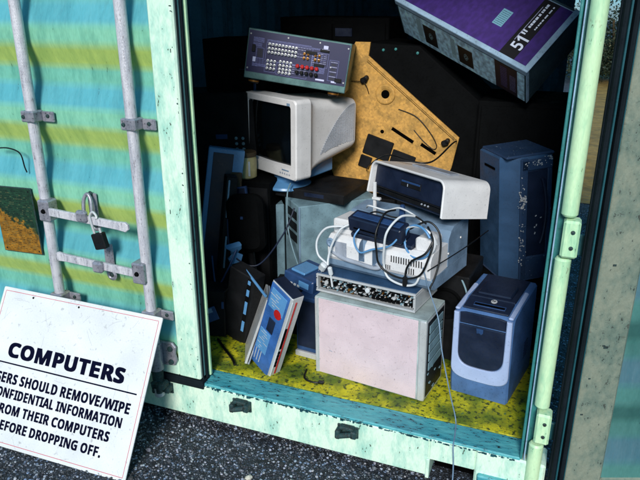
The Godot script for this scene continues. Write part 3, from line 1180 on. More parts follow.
func crt_monitor() -> void:
	var c := thing("crt_monitor", "bulky white tube monitor with a dark screen under the receiver", "monitor", Vector3(-.046, FL + .512, -1.03), Vector3(0, -27, -.9))
	# local z: front of the bezel at +.18
	var X := xf(Vector3(0, .236, .17))
	var st := nb()
	loft(st, [[.298, .262, 0, .012, -.022, .010], [.312, .276, 0, .012, .0, .012], [.372, .346, 0, 0, 0, .018], [.382, .356, 0, 0, -.006, .020], [.384, .358, 0, 0, -.03, .02], [.382, .356, 0, 0, -.085, .02], [.374, .348, 0, 0, -.092, .02]], X)
	part("bezel", st, M.white_plastic, c)
	st = nb()
	loft(st, [[.372, .346, 0, 0, -.09, .03], [.350, .330, 0, .002, -.108, .035], [.334, .314, 0, .006, -.14, .04], [.322, .298, 0, .010, -.19, .045], [.312, .280, 0, .014, -.25, .045], [.302, .262, 0, .020, -.32, .045], [.292, .244, 0, .026, -.39, .042], [.280, .230, 0, .028, -.41, .036]], X, false, true, true)
	part("casing", st, M.white_plastic, c)
	# the tube's face, slightly bulging
	st = nb()
	for i in 12:
		for j in 10:
			var q := []
			for e in [[i, j], [i + 1, j], [i + 1, j + 1], [i, j + 1]]:
				var u: float = e[0] / 12.0 * 2 - 1
				var v: float = e[1] / 10.0 * 2 - 1
				q.append([X * Vector3(u * .151, .012 + v * .133, -.012 - u * u * .008 - v * v * .007), Vector3(u * .12, v * .11, 1).normalized()])
			for t in [0, 2, 1, 0, 3, 2]:
				st.set_color(Color.WHITE)
				st.set_normal(q[t][1])
				st.add_vertex(q[t][0])
	part("screen", st, M.glass, c)
	# vents: rows of slits on the flank, bounded by a curve
	for sx in [1, -1]:
		st = nb()
		for i in 34:
			var z: float = -.392 + i * .0068
			var u: float = i / 33.0
			var top: float = .105 - .20 * pow(u, 1.7)
			var low: float = -.072 - .03 * u * u
			var y := top
			while y > low:
				var wx: float = lerpf(.167, .146, clampf((z + .14) / -.25, 0, 1)) + .0002
				box(st, Vector3(.003, .0034, .0040), Vector3(sx * wx, y + .02, z), .0005, X)
				y -= .0066
		var vn := part("vent", st, M.grey_plastic, c)
		vn.set_meta("kind", "stuff")
	st = nb()
	for i in 5:
		lathe(st, [[.001, 0], [.005, 0], [.004, .003], [.001, .003]], X * xf(Vector3(.08 + i * .016, -.155, -.001), Vector3(90, 0, 0)), 10)
	part("button", st, M.grey_plastic, c)
	st = nb()
	box(st, Vector3(.05, .006, .001), Vector3(.115, -.139, .0005), .0003, X)
	box(st, Vector3(.022, .012, .001), Vector3(.14, .156, .0005), .0003, X)
	part("badge", st, M.bluegrey_plastic, c)
	st = nb()
	lathe(st, [[.001, 0], [.115, 0], [.122, .006], [.118, .016], [.085, .026], [.06, .034], [.06, .062], [.001, .062]], xf(Vector3(0, -.016, .07)), 36)
	part("stand", st, M.sky_plastic, c)
	st = nb()
	loft(st, [[.24, .03, 0, .045, .10, .01], [.22, .05, 0, .06, -.02, .01], [.18, .08, 0, .08, -.14, .01]], Transform3D(), true, true)
	part("foot", st, M.sky_plastic, c)

func print_strip(im: Image, x: int, y: int, w: int, h: int, col: Color) -> void:
	# a run of tiny illegible print
	var q := x
	while q < x + w:
		var l := 2 + rng.randi() % 5
		im.fill_rect(Rect2i(q, y, min(l, x + w - q), h), col)
		q += l + 2

func receiver() -> void:
	var r := thing("av_receiver", "indigo backed audio receiver with rows of sockets, tilted on the monitor", "receiver", Vector3(-.053, 1.146, -1.06), Vector3(-3.9, 15.2, -8.3))
	var st := nb()
	rbox(st, .455, .212, .30, .003, .003, xf(Vector3(0, .117, -.002)))
	part("case", st, M.chassis_teal, r)
	var im := Image.create(1024, 384, false, Image.FORMAT_RGB8)
	im.fill(Color(.10, .10, .27))
	var wh := Color(.75, .77, .9)
	var md := Color(.50, .53, .76)
	for q in [[50, 60, 110, 44], [50, 110, 90, 30], [190, 64, 450, 14], [640, 76, 180, 14], [60, 300, 150, 26], [700, 240, 100, 60]]:
		for k in range(0, q[3], 9):
			print_strip(im, q[0], q[1] + k, q[2], 4, md)
	for q in [[186, 86, 470, 170], [190, 270, 110, 90], [312, 262, 100, 105], [420, 258, 206, 112], [90, 150, 76, 96], [660, 110, 160, 130], [840, 160, 90, 190]]:
		for e in [[q[0], q[1], q[2], 2], [q[0], q[1] + q[3], q[2], 2], [q[0], q[1], 2, q[3]], [q[0] + q[2], q[1], 2, q[3]]]:
			im.fill_rect(Rect2i(e[0], e[1], e[2], e[3]), md)
	for k in 26:
		print_strip(im, 200 + (k % 13) * 34, 110 + (k / 13) * 66, 26, 4, wh)
		print_strip(im, 430 + (k % 5) * 40, 264 + (k / 5) * 18, 30, 3, wh)
		print_strip(im, 660 + (k % 4) * 38, 120 + (k / 4) * 17, 30, 4, wh if k % 3 else md)
		print_strip(im, 60 + (k % 4) * 32, 250 + (k / 4) * 12, 24, 3, md)
	im.fill_rect(Rect2i(104, 160, 50, 76), Color(.06, .06, .16))
	im.fill_rect(Rect2i(760, 40, 46, 30), wh)
	im.fill_rect(Rect2i(744, 74, 78, 14), wh)
	im.fill_rect(Rect2i(720, 350, 90, 16), wh)
	im.fill_rect(Rect2i(880, 350, 54, 16), wh)
	im.fill_rect(Rect2i(60, 240, 30, 44), wh)
	for k in 4:
		print_strip(im, 850, 176 + k * 44, 70, 5, wh)
		im.fill_rect(Rect2i(862, 190 + k * 44, 46, 20), Color(.07, .07, .16))
	for k in 16:
		print_strip(im, 196 + k * 28, 92, 20, 3, wh)
		print_strip(im, 196 + k * 28, 150, 20, 3, wh)
	printed("receiver_print", im, .4)
	st = nb()
	uvquad(st, xf(Vector3(0, .128, .149)), .445, .176)
	part("rear_plate", st, M.receiver_print, r)
	# sockets: gold and white phono rows, red and black speaker posts
	var jack := [[.0005, 0], [.0062, 0], [.0062, .002], [.0042, .0025], [.0042, .011], [.0022, .011], [.0022, .004], [.0005, .004]]
	var sets := [["phono_socket", M.silver, [], jack], ["video_socket", M.copper, [], jack], ["speaker_post_red", M.red, [], [[.0005, 0], [.0075, 0], [.0085, .004], [.0085, .014], [.004, .017], [.0005, .017]]], ["speaker_post_black", M.black, [], [[.0005, 0], [.0075, 0], [.0085, .004], [.0085, .014], [.004, .017], [.0005, .017]]]]
	for i in 9:
		for y in [.168, .150, .134]:
			sets[0][2].append(Vector2(-.128 + i * .0148, y))
	for i in 6:
		for y in [.150, .132]:
			if (i + int(y * 1000)) % 3 > 0:
				sets[1][2].append(Vector2(.012 + i * .0165, y))
	for i in 3:
		for y in [.098, .082, .066]:
			sets[0][2].append(Vector2(-.128 + i * .0155, y))
	for i in 4:
		for y in [.102, .086, .070, .056]:
			sets[0][2].append(Vector2(-.072 + i * .0155, y))
	for i in 5:
		sets[2][2].append(Vector2(.006 + i * .0212, .096 - 0.0))
		sets[3][2].append(Vector2(.006 + i * .0212, .070))
	for s in sets:
		st = nb()
		for q in s[2]:
			lathe(st, s[3], xf(Vector3(q.x, q.y, .1495), Vector3(90, 0, 0)), 10)
		var nm: String = s[0]
		var pt := part("speaker_post" if nm.begins_with("speaker") else nm, st, s[1], r)
		pt.set_meta("kind", "stuff")
	st = nb()
	for q in [[.058, .160, .05, .012], [.115, .176, .04, .010], [.098, .112, .045, .010], [.19, .062, .03, .016], [-.196, .142, .014, .03]]:
		box(st, Vector3(q[2], q[3], .008), Vector3(q[0], q[1], .152), .001)
	part("connector", st, M.black, r)
	st = nb()
	for q in [[-.215, .20], [.215, .20], [-.215, .055], [.215, .055], [-.05, .205], [.09, .206], [.15, .112]]:
		lathe(st, [[.0005, 0], [.004, 0], [.003, .002], [.0005, .002]], xf(Vector3(q[0], q[1], .1495), Vector3(90, 0, 0)), 8)
	part("screw", st, M.silver, r)
	for x in [-.187, .175]:
		for z in [.115, -.11]:
			st = nb()
			lathe(st, [[.001, -.014], [.020, -.014], [.024, -.009], [.024, .004], [.016, .012], [.001, .012]], xf(Vector3(x, .004, z)), 20)
			var ft := part("foot", st, M.black, r)
			st = nb()
			lathe(st, [[.0225, -.008], [.0248, -.006], [.0248, .0], [.0225, .002]], xf(Vector3(x, .004, z)), 20)
			part("ring", st, M.copper, ft)

func big_television() -> void:
	var t := thing("rear_projection_television", "big old black television tilted over, tan fibreboard back with holes", "television", Vector3(.40, .60, -1.3))
	var pts := PackedVector2Array([Vector2(-.255, .735), Vector2(-.18, .735), Vector2(-.188, .672), Vector2(.268, .312), Vector2(.242, .165), Vector2(.18, .0), Vector2(-.33, .0), Vector2(-.39, .14), Vector2(-.40, .42)])
	var X := Transform3D()
	var st := nb()
	var pb := PackedVector2Array([Vector2(-.19, .73), Vector2(.05, .72), Vector2(.36, .47), Vector2(.39, .0), Vector2(-.32, .0), Vector2(-.38, .14), Vector2(-.395, .42), Vector2(-.262, .72)])
	prism(st, pb, -.50, -.012, X, .006)
	part("cabinet", st, M.black_matt, t)
	st = nb()
	prism(st, pts, -.010, .004, X, .002)
	part("back_board", st, M.board, t)
	var bb: Node = t.get_child(1)
	# folded rim along the ridge
	var e := (Vector2(.268, .312) - Vector2(-.188, .672))
	var ang := rad_to_deg(e.angle())
	st = nb()
	box(st, Vector3(e.length(), .012, .014), Vector3(-.188, .672, .004) + Vector3(e.x, e.y, 0) / 2 + Vector3(-.004, -.005, 0), .003, Transform3D())
	st = nb()
	var RX := xf(Vector3(-.188 + e.x / 2 - .007, .672 + e.y / 2 - .010, .004), Vector3(0, 0, ang))
	box(st, Vector3(e.length() - .01, .010, .012), Vector3.ZERO, .003, RX)
	part("rim", st, M.board, bb)
	st = nb()
	box(st, Vector3(e.length() - .02, .0025, .002), Vector3(0, -.012, -.0), .0006, RX)
	part("groove", st, M.black_matt, bb)
	# pressed ring round a hole
	st = nb()
	lathe(st, [[.018, .002], [.030, .008], [.040, .010], [.047, .008], [.050, .002]], xf(Vector3(-.098, .497, .003), Vector3(90, 0, 0)), 32)
	part("pressed_ring", st, M.board, bb)
	st = nb()
	lathe(st, [[.0005, .0005], [.022, .0005], [.020, .0042], [.0005, .0043]], xf(Vector3(-.098, .497, .003), Vector3(90, 0, 0)), 28)
	lathe(st, [[.0005, .0005], [.010, .0005], [.009, .0018], [.0005, .002]], xf(Vector3(-.108, .316, .003), Vector3(90, 0, 0)), 20)
	part("hole", st, M.void, bb)
	# slots
	st = nb()
	for q in [[-.005, .305, .125, .017], [.125, .248, .085, .017]]:
		box(st, Vector3(q[2], q[3], .003), Vector3.ZERO, .001, xf(Vector3(q[0], q[1], .0035), Vector3(0, 0, ang + 9)))
	part("slot", st, M.void, bb)
	# socket recess near the foot, black
	st = nb()
	box(st, Vector3(.14, .10, .016), Vector3.ZERO, .003, xf(Vector3(-.125, .235, .006), Vector3(0, 0, ang + 22)))
	box(st, Vector3(.12, .08, .014), Vector3.ZERO, .003, xf(Vector3(.0, .18, .006), Vector3(0, 0, ang + 22)))
	box(st, Vector3(.06, .06, .02), Vector3.ZERO, .003, xf(Vector3(-.19, .16, .006), Vector3(0, 0, ang + 22)))
	part("socket_panel", st, M.black, t)
	# strain relief clips with their wires
	for q in [[-.205, .560], [.205, .285]]:
		st = nb()
		box(st, Vector3(.034, .028, .022), Vector3.ZERO, .006, xf(Vector3(q[0], q[1], .014), Vector3(0, 0, 25)))
		lathe(st, [[.001, 0], [.012, 0], [.009, .02], [.001, .022]], xf(Vector3(q[0] + .012, q[1] + .012, .012), Vector3(90, 0, 0)), 12)
		part("clip", st, M.black, t)
	st = nb()
	tube(st, curve([Vector3(-.27, .552, .012), Vector3(-.21, .552, .02), Vector3(-.19, .53, .016), Vector3(-.18, .495, .008)], 6), .002, 6)
	tube(st, curve([Vector3(-.03, .43, .006), Vector3(.06, .40, .012), Vector3(.13, .33, .012), Vector3(.165, .27, .01), Vector3(.15, .25, .008), Vector3(.10, .285, .008), Vector3(.05, .335, .006)], 8), .0022, 6)
	part("wire", st, M.cable_black, t)
	st = nb()
	for q in [[-.12, .70], [.045, .690], [-.06, .705]]:
		lathe(st, [[.001, 0], [.007, 0], [.006, .004], [.001, .005]], xf(Vector3(q[0], q[1], -.012), Vector3(90, 0, 0)), 10)
	part("screw", st, M.jamb, t)

func carton() -> void:
	# local +y is the big printed face, +z the narrow printed side, +x the plain end
	var B := Basis.from_euler(Vector3(42.5, -42.7, -31.4) * PI / 180.0)
	var corner := Vector3(.96, 1.25, -.99)
	var L := .70
	var H := .222
	var D := .335
	var c := thing("television_carton", "large purple television carton lying tilted on top of the heap", "carton", corner - B * Vector3(L / 2, H, D / 2), Vector3(42.5, -42.7, -31.4))
	var st := nb()
	box(st, Vector3(L, H, D), Vector3(0, H / 2, 0), .003)
	part("box", st, M.carton_teal, c)
	# printed top
	var im := Image.create(1024, 306, false, Image.FORMAT_RGB8)
	im.fill(Color(.21, .13, .40))
	var n1 := nz(256, .02, 3, 140)
	for y in 306:
		for x in 1024:
			var k: float = n1[(y % 256) * 256 + x % 256] / 255.0
			im.set_pixel(x, y, Color(.21, .13, .40) * (.85 + k * .3))
	im.fill_rect(Rect2i(812, 0, 110, 306), Color(.035, .03, .06))
	for q in [[834, 40, 4, 180]]:
		im.fill_rect(Rect2i(q[0], q[1], q[2], q[3]), Color(.6, .62, .75))
	im.fill_rect(Rect2i(640, 120, 70, 80), Color(.42, .62, .70))
	for k in 8:
		print_strip(im, 646, 128 + k * 9, 58, 3, Color(.15, .2, .3))
	im.fill_rect(Rect2i(0, 0, 1024, 4), Color(.5, .6, .7))
	printed("carton_top", im, .45)
	st = nb()
	uvquad(st, xf(Vector3(0, H + .001, 0), Vector3(-90, 0, 0)), L - .024, D - .024)
	part("printed_face", st, M.carton_top, c)
	# pale tape on the edges
	st = nb()
	box(st, Vector3(L + .003, .004, .024), Vector3(0, H, D / 2 - .010), .001)
	box(st, Vector3(L + .003, .024, .004), Vector3(0, H - .010, D / 2), .001)
	box(st, Vector3(.024, .004, D), Vector3(L / 2 - .010, H + .0004, 0), .001)
	box(st, Vector3(.004, H, .016), Vector3(L / 2 - .0005, H / 2, D / 2 - .006), .001)
	part("edge_tape", st, M.carton_edge, c)
	# narrow side: pale with black picture panels
	im = Image.create(1024, 204, false, Image.FORMAT_RGB8)
	for y in 204:
		for x in 1024:
			var k: float = n1[(y % 256) * 256 + (x + 70) % 256] / 255.0
			im.set_pixel(x, y, Color(.70, .86, .95) * (.7 + k * .5))
	im.fill_rect(Rect2i(800, 0, 170, 204), Color(.06, .05, .14))
	for q in [[150, 24, 44, 150], [440, 24, 40, 150]]:
		im.fill_rect(Rect2i(q[0], q[1], q[2], q[3]), Color(.62, .76, .80))
		for k in 11:
			print_strip(im, q[0] + 4, q[1] + 6 + k * 11, q[2] - 8, 4, Color(.15, .2, .3))
	for q in [[206, 40, 110, 136], [500, 50, 120, 130]]:
		im.fill_rect(Rect2i(q[0], q[1], q[2], q[3]), Color(.03, .04, .05))
		for k in 26:
			var a := k * .5
			im.fill_rect(Rect2i(q[0] + q[2] / 2 + int(cos(a) * (6 + k * .5)), q[1] + q[3] / 2 + int(sin(a) * (8 + k * .8)), 5, 4), Color(.55, .7, .72))
	for k in 12:
		print_strip(im, 842, 24 + k * 13, 50, 6, Color(.34, .30, .55))
		print_strip(im, 912, 60 + k * 10, 44, 4, Color(.5, .5, .7))
	printed("carton_side", im, .5)
	st = nb()
	uvquad(st, xf(Vector3(0, H / 2 - .012, D / 2 + .001)), L - .02, H - .03)
	part("printed_side", st, M.carton_side, c)
	plain("carton_white", Color(.80, .84, .92), .5)
	text(c, "lettering", "51\"", .092, .052, Vector3(L / 2 - .108, H + .002, .055), M.carton_white, Vector3(-90, 90, 0))
	st = nb()
	for i in 2:
		var z := -.01
		while z > -.13:
			var l := rng.randf_range(.006, .016)
			box(st, Vector3(.010 if i == 0 else .006, .001, l), Vector3(L / 2 - .122 + i * .026, H + .0016, z), .0003)
			z -= l + .004
	part("small_print", st, M.carton_white, c)

func chipped_cabinet() -> void:
	var c := thing("loudspeaker_cabinet", "scuffed dark blue cabinet with white chips standing behind the silver tower", "cabinet", Vector3(1.005, FL + .268, -.865), Vector3(0, 33, 5.5))
	var st := nb()
	# plan outline (x, z) with a broad chamfer at the near corner, stood up along y
	var pl := PackedVector2Array([Vector2(-.10, -.11), Vector2(.10, -.11), Vector2(.112, -.02), Vector2(.112, .04), Vector2(.104, .085), Vector2(.088, .106), Vector2(.06, .114), Vector2(-.03, .115), Vector2(-.050, .108), Vector2(-.100, .060)])
	var P := PackedVector2Array()
	for q in pl:
		P.append(Vector2(q.x, -q.y))
	prism(st, P, 0, .51, xf(Vector3.ZERO, Vector3(-90, 0, 0)), .008)
	part("cabinet", st, M.blue_side, c)
	# worn corner strip and front frame
	st = nb()
	box(st, Vector3(.030, .50, .012), Vector3(-.026, .255, .114), .004)
	box(st, Vector3(.022, .50, .012), Vector3(.078, .255, .112), .004)
	box(st, Vector3(.13, .045, .014), Vector3(.025, .478, .113), .005)
	box(st, Vector3(.13, .10, .014), Vector3(.025, .055, .113), .005)
	box(st, Vector3(.196, .012, .214), Vector3(.004, .512, .0), .005)
	box(st, Vector3(.206, .012, .235), Vector3(0, .007, .003), .005)
	part("front_frame", st, M.bluechip, c)
	st = nb()
	box(st, Vector3(.10, .35, .006), Vector3(.028, .28, .113), .002)
	part("grille", st, M.darkblue_plastic, c)
	st = nb()
	var pts := []
	for i in 9:
		var a := -.9 + i * .225
		pts.append(Vector3(.03 + cos(a) * .055 - .02, .29 + sin(a) * .17, .121))
	tube(st, curve(pts, 4), .006, 8)
	part("trim", st, M.darkblue_plastic, c)
	st = nb()
	for i in 60:
		var y: float = [.33, .36, .20, .12][i % 4] + rng.randfn() * .035
		var q := xf(Vector3(-.034 + rng.randfn() * .007, clampf(y, .03, .48), .1202), Vector3(0, 0, rng.randf() * 90))
		box(st, Vector3(rng.randf_range(.0015, .006), rng.randf_range(.0015, .007), .001), Vector3.ZERO, .0003, q)
	for i in 26:
		var q := xf(Vector3(rng.randf_range(-.03, .09), .486 + rng.randfn() * .010, .1204), Vector3(0, 0, rng.randf() * 90))
		box(st, Vector3(rng.randf_range(.002, .008), rng.randf_range(.0015, .005), .001), Vector3.ZERO, .0003, q)
	for i in 5:
		var q := xf(Vector3(.03 + rng.randfn() * .012, .24 + rng.randfn() * .02, .1166), Vector3(0, 0, rng.randf() * 90))
		box(st, Vector3(rng.randf_range(.004, .010), rng.randf_range(.002, .006), .001), Vector3.ZERO, .0003, q)
	for i in 22:
		var q := xf(Vector3(-.030 + rng.randfn() * .005, .335 + rng.randfn() * .016, .1206), Vector3(0, 0, rng.randf() * 90))
		box(st, Vector3(rng.randf_range(.003, .010), rng.randf_range(.003, .008), .001), Vector3.ZERO, .0003, q)
	part("paint_chip", st, M.silver, c).set_meta("kind", "stuff")
	st = nb()
	box(st, Vector3(.003, .010, .09), Vector3(-.1008, .455, -.02), .001)
	part("handle_slot", st, M.void, c)

func silver_tower() -> void:
	var t := thing("computer_tower", "silver blue computer tower with a dark drive door, on the yellow floor", "computer", Vector3(.99, FL, -.425), Vector3(-1.0, -10, 1.6))
	var W := .207
	var st := nb()
	# side profile (z, y): front leans a little, top slopes up to the back
	var pr := PackedVector2Array([Vector2(.150, .0), Vector2(.156, .06), Vector2(.156, .26), Vector2(.150, .312), Vector2(.136, .326), Vector2(.06, .340), Vector2(-.145, .350), Vector2(-.152, .342), Vector2(-.152, .0)])
	var P := PackedVector2Array()
	for q in pr:
		P.append(Vector2(-q.x, q.y))
	prism(st, P, -W / 2, W / 2, xf(Vector3.ZERO, Vector3(0, 90, 0)), .007)
	part("case", st, M.lilac_body, t)
	# pale U-shaped bezel on the front
	st = nb()
	var outer := [Vector2(-.100, .318)]
	var inner := [Vector2(.082, .318)]
	for i in 19:
		var t2 := PI * i / 18.0
		var cx: float = signf(cos(t2)) * pow(absf(cos(t2)), .55)
		var sy: float = pow(absf(sin(t2)), .8)
		outer.append(Vector2(-cx * .1015, .112 - sy * .046))
		inner.append(Vector2(cx * .080, .178 - sy * .060))
	outer.append(Vector2(.100, .318))
	inner.append(Vector2(-.082, .318))
	prism(st, PackedVector2Array(outer + inner), .150, .164, Transform3D(), .003)
	for s in [-1, 1]:
		box(st, Vector3(.017, .010, .20), Vector3.ZERO, .004, xf(Vector3(s * .0915, .336, .055), Vector3(5.5, 0, 0)))
	part("bezel", st, M.lavender, t)
	st = nb()
	var door := PackedVector2Array()
	var dd := inner.duplicate()
	dd[0] = Vector2(.080, .276)
	dd[20] = Vector2(-.080, .276)
	for q in dd:
		door.append(Vector2(q.x * .985, q.y + .002 if q.y < .25 else q.y))
	prism(st, door, .152, .1625, Transform3D(), .003)
	var dr := part("drive_door", st, M.darkblue_plastic, t)
	st = nb()
	prism(st, PackedVector2Array([Vector2(-.079, .280), Vector2(.079, .280), Vector2(.079, .318), Vector2(.06, .322), Vector2(-.06, .322), Vector2(-.079, .318)]), .150, .160, Transform3D(), .003)
	box(st, Vector3(.160, .010, .076), Vector3.ZERO, .003, xf(Vector3(0, .3335, .0985), Vector3(10.4, 0, 0)))
	box(st, Vector3(.160, .010, .20), Vector3.ZERO, .003, xf(Vector3(0, .3445, -.043), Vector3(2.8, 0, 0)))
	box(st, Vector3(.12, .010, .10), Vector3.ZERO, .004, xf(Vector3(0, .3505, -.01), Vector3(2.8, 0, 0)))
	part("top_panel", st, M.darkblue_plastic, t)
	st = nb()
	box(st, Vector3(.105, .005, .012), Vector3.ZERO, .0015, xf(Vector3(.006, .3372, .108), Vector3(10.4, 0, 0)))
	part("card_slot", st, M.void, t)
	st = nb()
	box(st, Vector3(.11, .003, .022), Vector3.ZERO, .001, xf(Vector3(.006, .3372, .107), Vector3(10.4, 0, 0)))
	part("slot_surround", st, M.steelblue, t)
	st = nb()
	prism(st, PackedVector2Array([Vector2(-.012, .010), Vector2(.012, .010), Vector2(.012, -.004), Vector2(.006, -.011), Vector2(-.001, -.006), Vector2(-.010, -.008)]), 0, .003, xf(Vector3(-.006, .262, .1625)), .0008)
	part("latch", st, M.steelblue, dr)
	st = nb()
	lathe(st, [[.0005, 0], [.011, 0], [.0105, .0015], [.0005, .002]], xf(Vector3(.012, .3440, .078), Vector3(10.4, 0, 0)), 24)
	part("badge", st, M.silver, t)
	text(t, "lettering", "hp", .012, .011, Vector3(.012, .3464, .0785), M.ink, Vector3(-79.6, 0, 0))
	st = nb()
	for i in 7:
		box(st, Vector3(.002, .003, .05), Vector3(W / 2 + .0005, .10 + i * .010, -.05), .0006)
	part("vent", st, M.darkblue_plastic, t)

func pc_case() -> void:
	var p := thing("desktop_computer", "pinkish white computer case side panel carrying an opened player and printer", "computer", Vector3(.589, FL, -.294), Vector3(0, -8.1, 1.0))
	var st := nb()
	rbox(st, .432, .316, .185, .004, .003, xf(Vector3(0, .158, -.004)))
	part("frame", st, M.pc_frame, p)
	st = nb()
	box(st, Vector3(.386, .306, .003), Vector3(-.006, .158, .0895), .001)
	part("side_panel", st, M.pc_panel, p)
	st = nb()
	rbox(st, .026, .312, .188, .008, .004, xf(Vector3(.204, .157, -.002)))
	rbox(st, .012, .312, .188, .003, .002, xf(Vector3(-.2085, .157, -.002)))
	part("edge_trim", st, M.silver, p)
	st = nb()
	box(st, Vector3(.002, .29, .16), Vector3(.2172, .157, -.004), .0008)
	var fr := part("front_panel", st, M.black, p)
	st = nb()
	for i in 5:
		box(st, Vector3(.004, .03, .13), Vector3(.2185, .27 - i * .036, -.004), .001)
	for i in 10:
		box(st, Vector3(.003, .006, .012), Vector3(.2185, rng.randf_range(.02, .12), rng.randf_range(-.07, .06)), .0008)
	part("drive_bay", st, M.grey_tower, fr)
	st = nb()
	tube(st, PackedVector3Array([Vector3(-.156, .107, .0912), Vector3(-.148, .1065, .0914), Vector3(-.143, .104, .0912)]), .0014, 6)
	part("scratch", st, M.grey_plastic, p)
	st = nb()
	for i in 3:
		box(st, Vector3(.003, .008, .001), Vector3(-.196, .06 + i * .1, .0905), .0003)
	part("screw", st, M.silver, p)

func open_device() -> void:
	var d := thing("opened_video_player", "silver player with its circuit board showing, lying on the pinkish computer case", "player", Vector3(.560, FL + .322, -.335), Vector3(0, -9.5, 1.2))
	var st := nb()
	var W := .392
	var H := .068
	# tray of sheet metal with a raised rim, open to the front
	bx(st, Vector3(-W / 2, 0, -.11), Vector3(W / 2, .008, .10), .002)
	bx(st, Vector3(-W / 2, .060, -.11), Vector3(W / 2, H, .098), .002)
	bx(st, Vector3(-W / 2, .008, -.11), Vector3(-W / 2 + .008, .060, .098), .002)
	bx(st, Vector3(W / 2 - .009, .008, -.11), Vector3(W / 2, .060, .099), .002)
	bx(st, Vector3(-W / 2 + .008, .008, -.11), Vector3(W / 2 - .009, .060, -.10), .002)
	part("case", st, M.silver, d)
	st = nb()
	bx(st, Vector3(-W / 2 + .002, H, -.10), Vector3(W / 2 - .002, H + .002, .09), .001)
	part("lid", st, M.blue_side, d)
	st = nb()
	bx(st, Vector3(-W / 2 + .0085, .0085, .06), Vector3(W / 2 - .0095, .0595, .078), .001)
	part("circuit_board", st, M.black, d)
	# soldered components, far too many to pick apart
	var kinds := [[M.silver, 50], [M.cable_white, 26], [M.copper, 8], [M.grey_tower, 60], [M.black_matt, 150]]
	for k in kinds:
		st = nb()
		for i in k[1]:
			var w := rng.randf_range(.002, .011)
			var h := rng.randf_range(.0015, .007)
			var x := rng.randf_range(-W / 2 + .016, W / 2 - .018)
			var y := rng.randf_range(.014, .054)
			var z := rng.randf_range(.002, .016)
			box(st, Vector3(w, h, z), Vector3(x, y, .078 + z / 2), .0006)
		var cp := part("component", st, k[0], d)
		cp.set_meta("kind", "stuff")
	for q in [[.012, .042, .0095, M.cable_white], [.115, .034, .006, M.silver], [-.155, .038, .008, M.silver], [-.06, .03, .006, M.copper]]:
		st = nb()
		lathe(st, [[.0005, 0], [q[2], 0], [q[2], .012], [q[2] * .8, .015], [.0005, .015]], xf(Vector3(q[0], q[1], .08), Vector3(90, 0, 0)), 18)
		part("capacitor", st, q[3], d)
	st = nb()
	for i in 6:
		box(st, Vector3(.012, .012, .014), Vector3(.035 + i * .0155, .020, .086), .002)
	part("socket", st, M.black_matt, d)
	st = nb()
	for x in [-.192, .1905]:
		for y in [.016, .052]:
			lathe(st, [[.0005, 0], [.0022, 0], [.0018, .0012], [.0005, .0014]], xf(Vector3(x, y, .0985), Vector3(90, 0, 0)), 8)
	part("screw", st, M.black_matt, d)

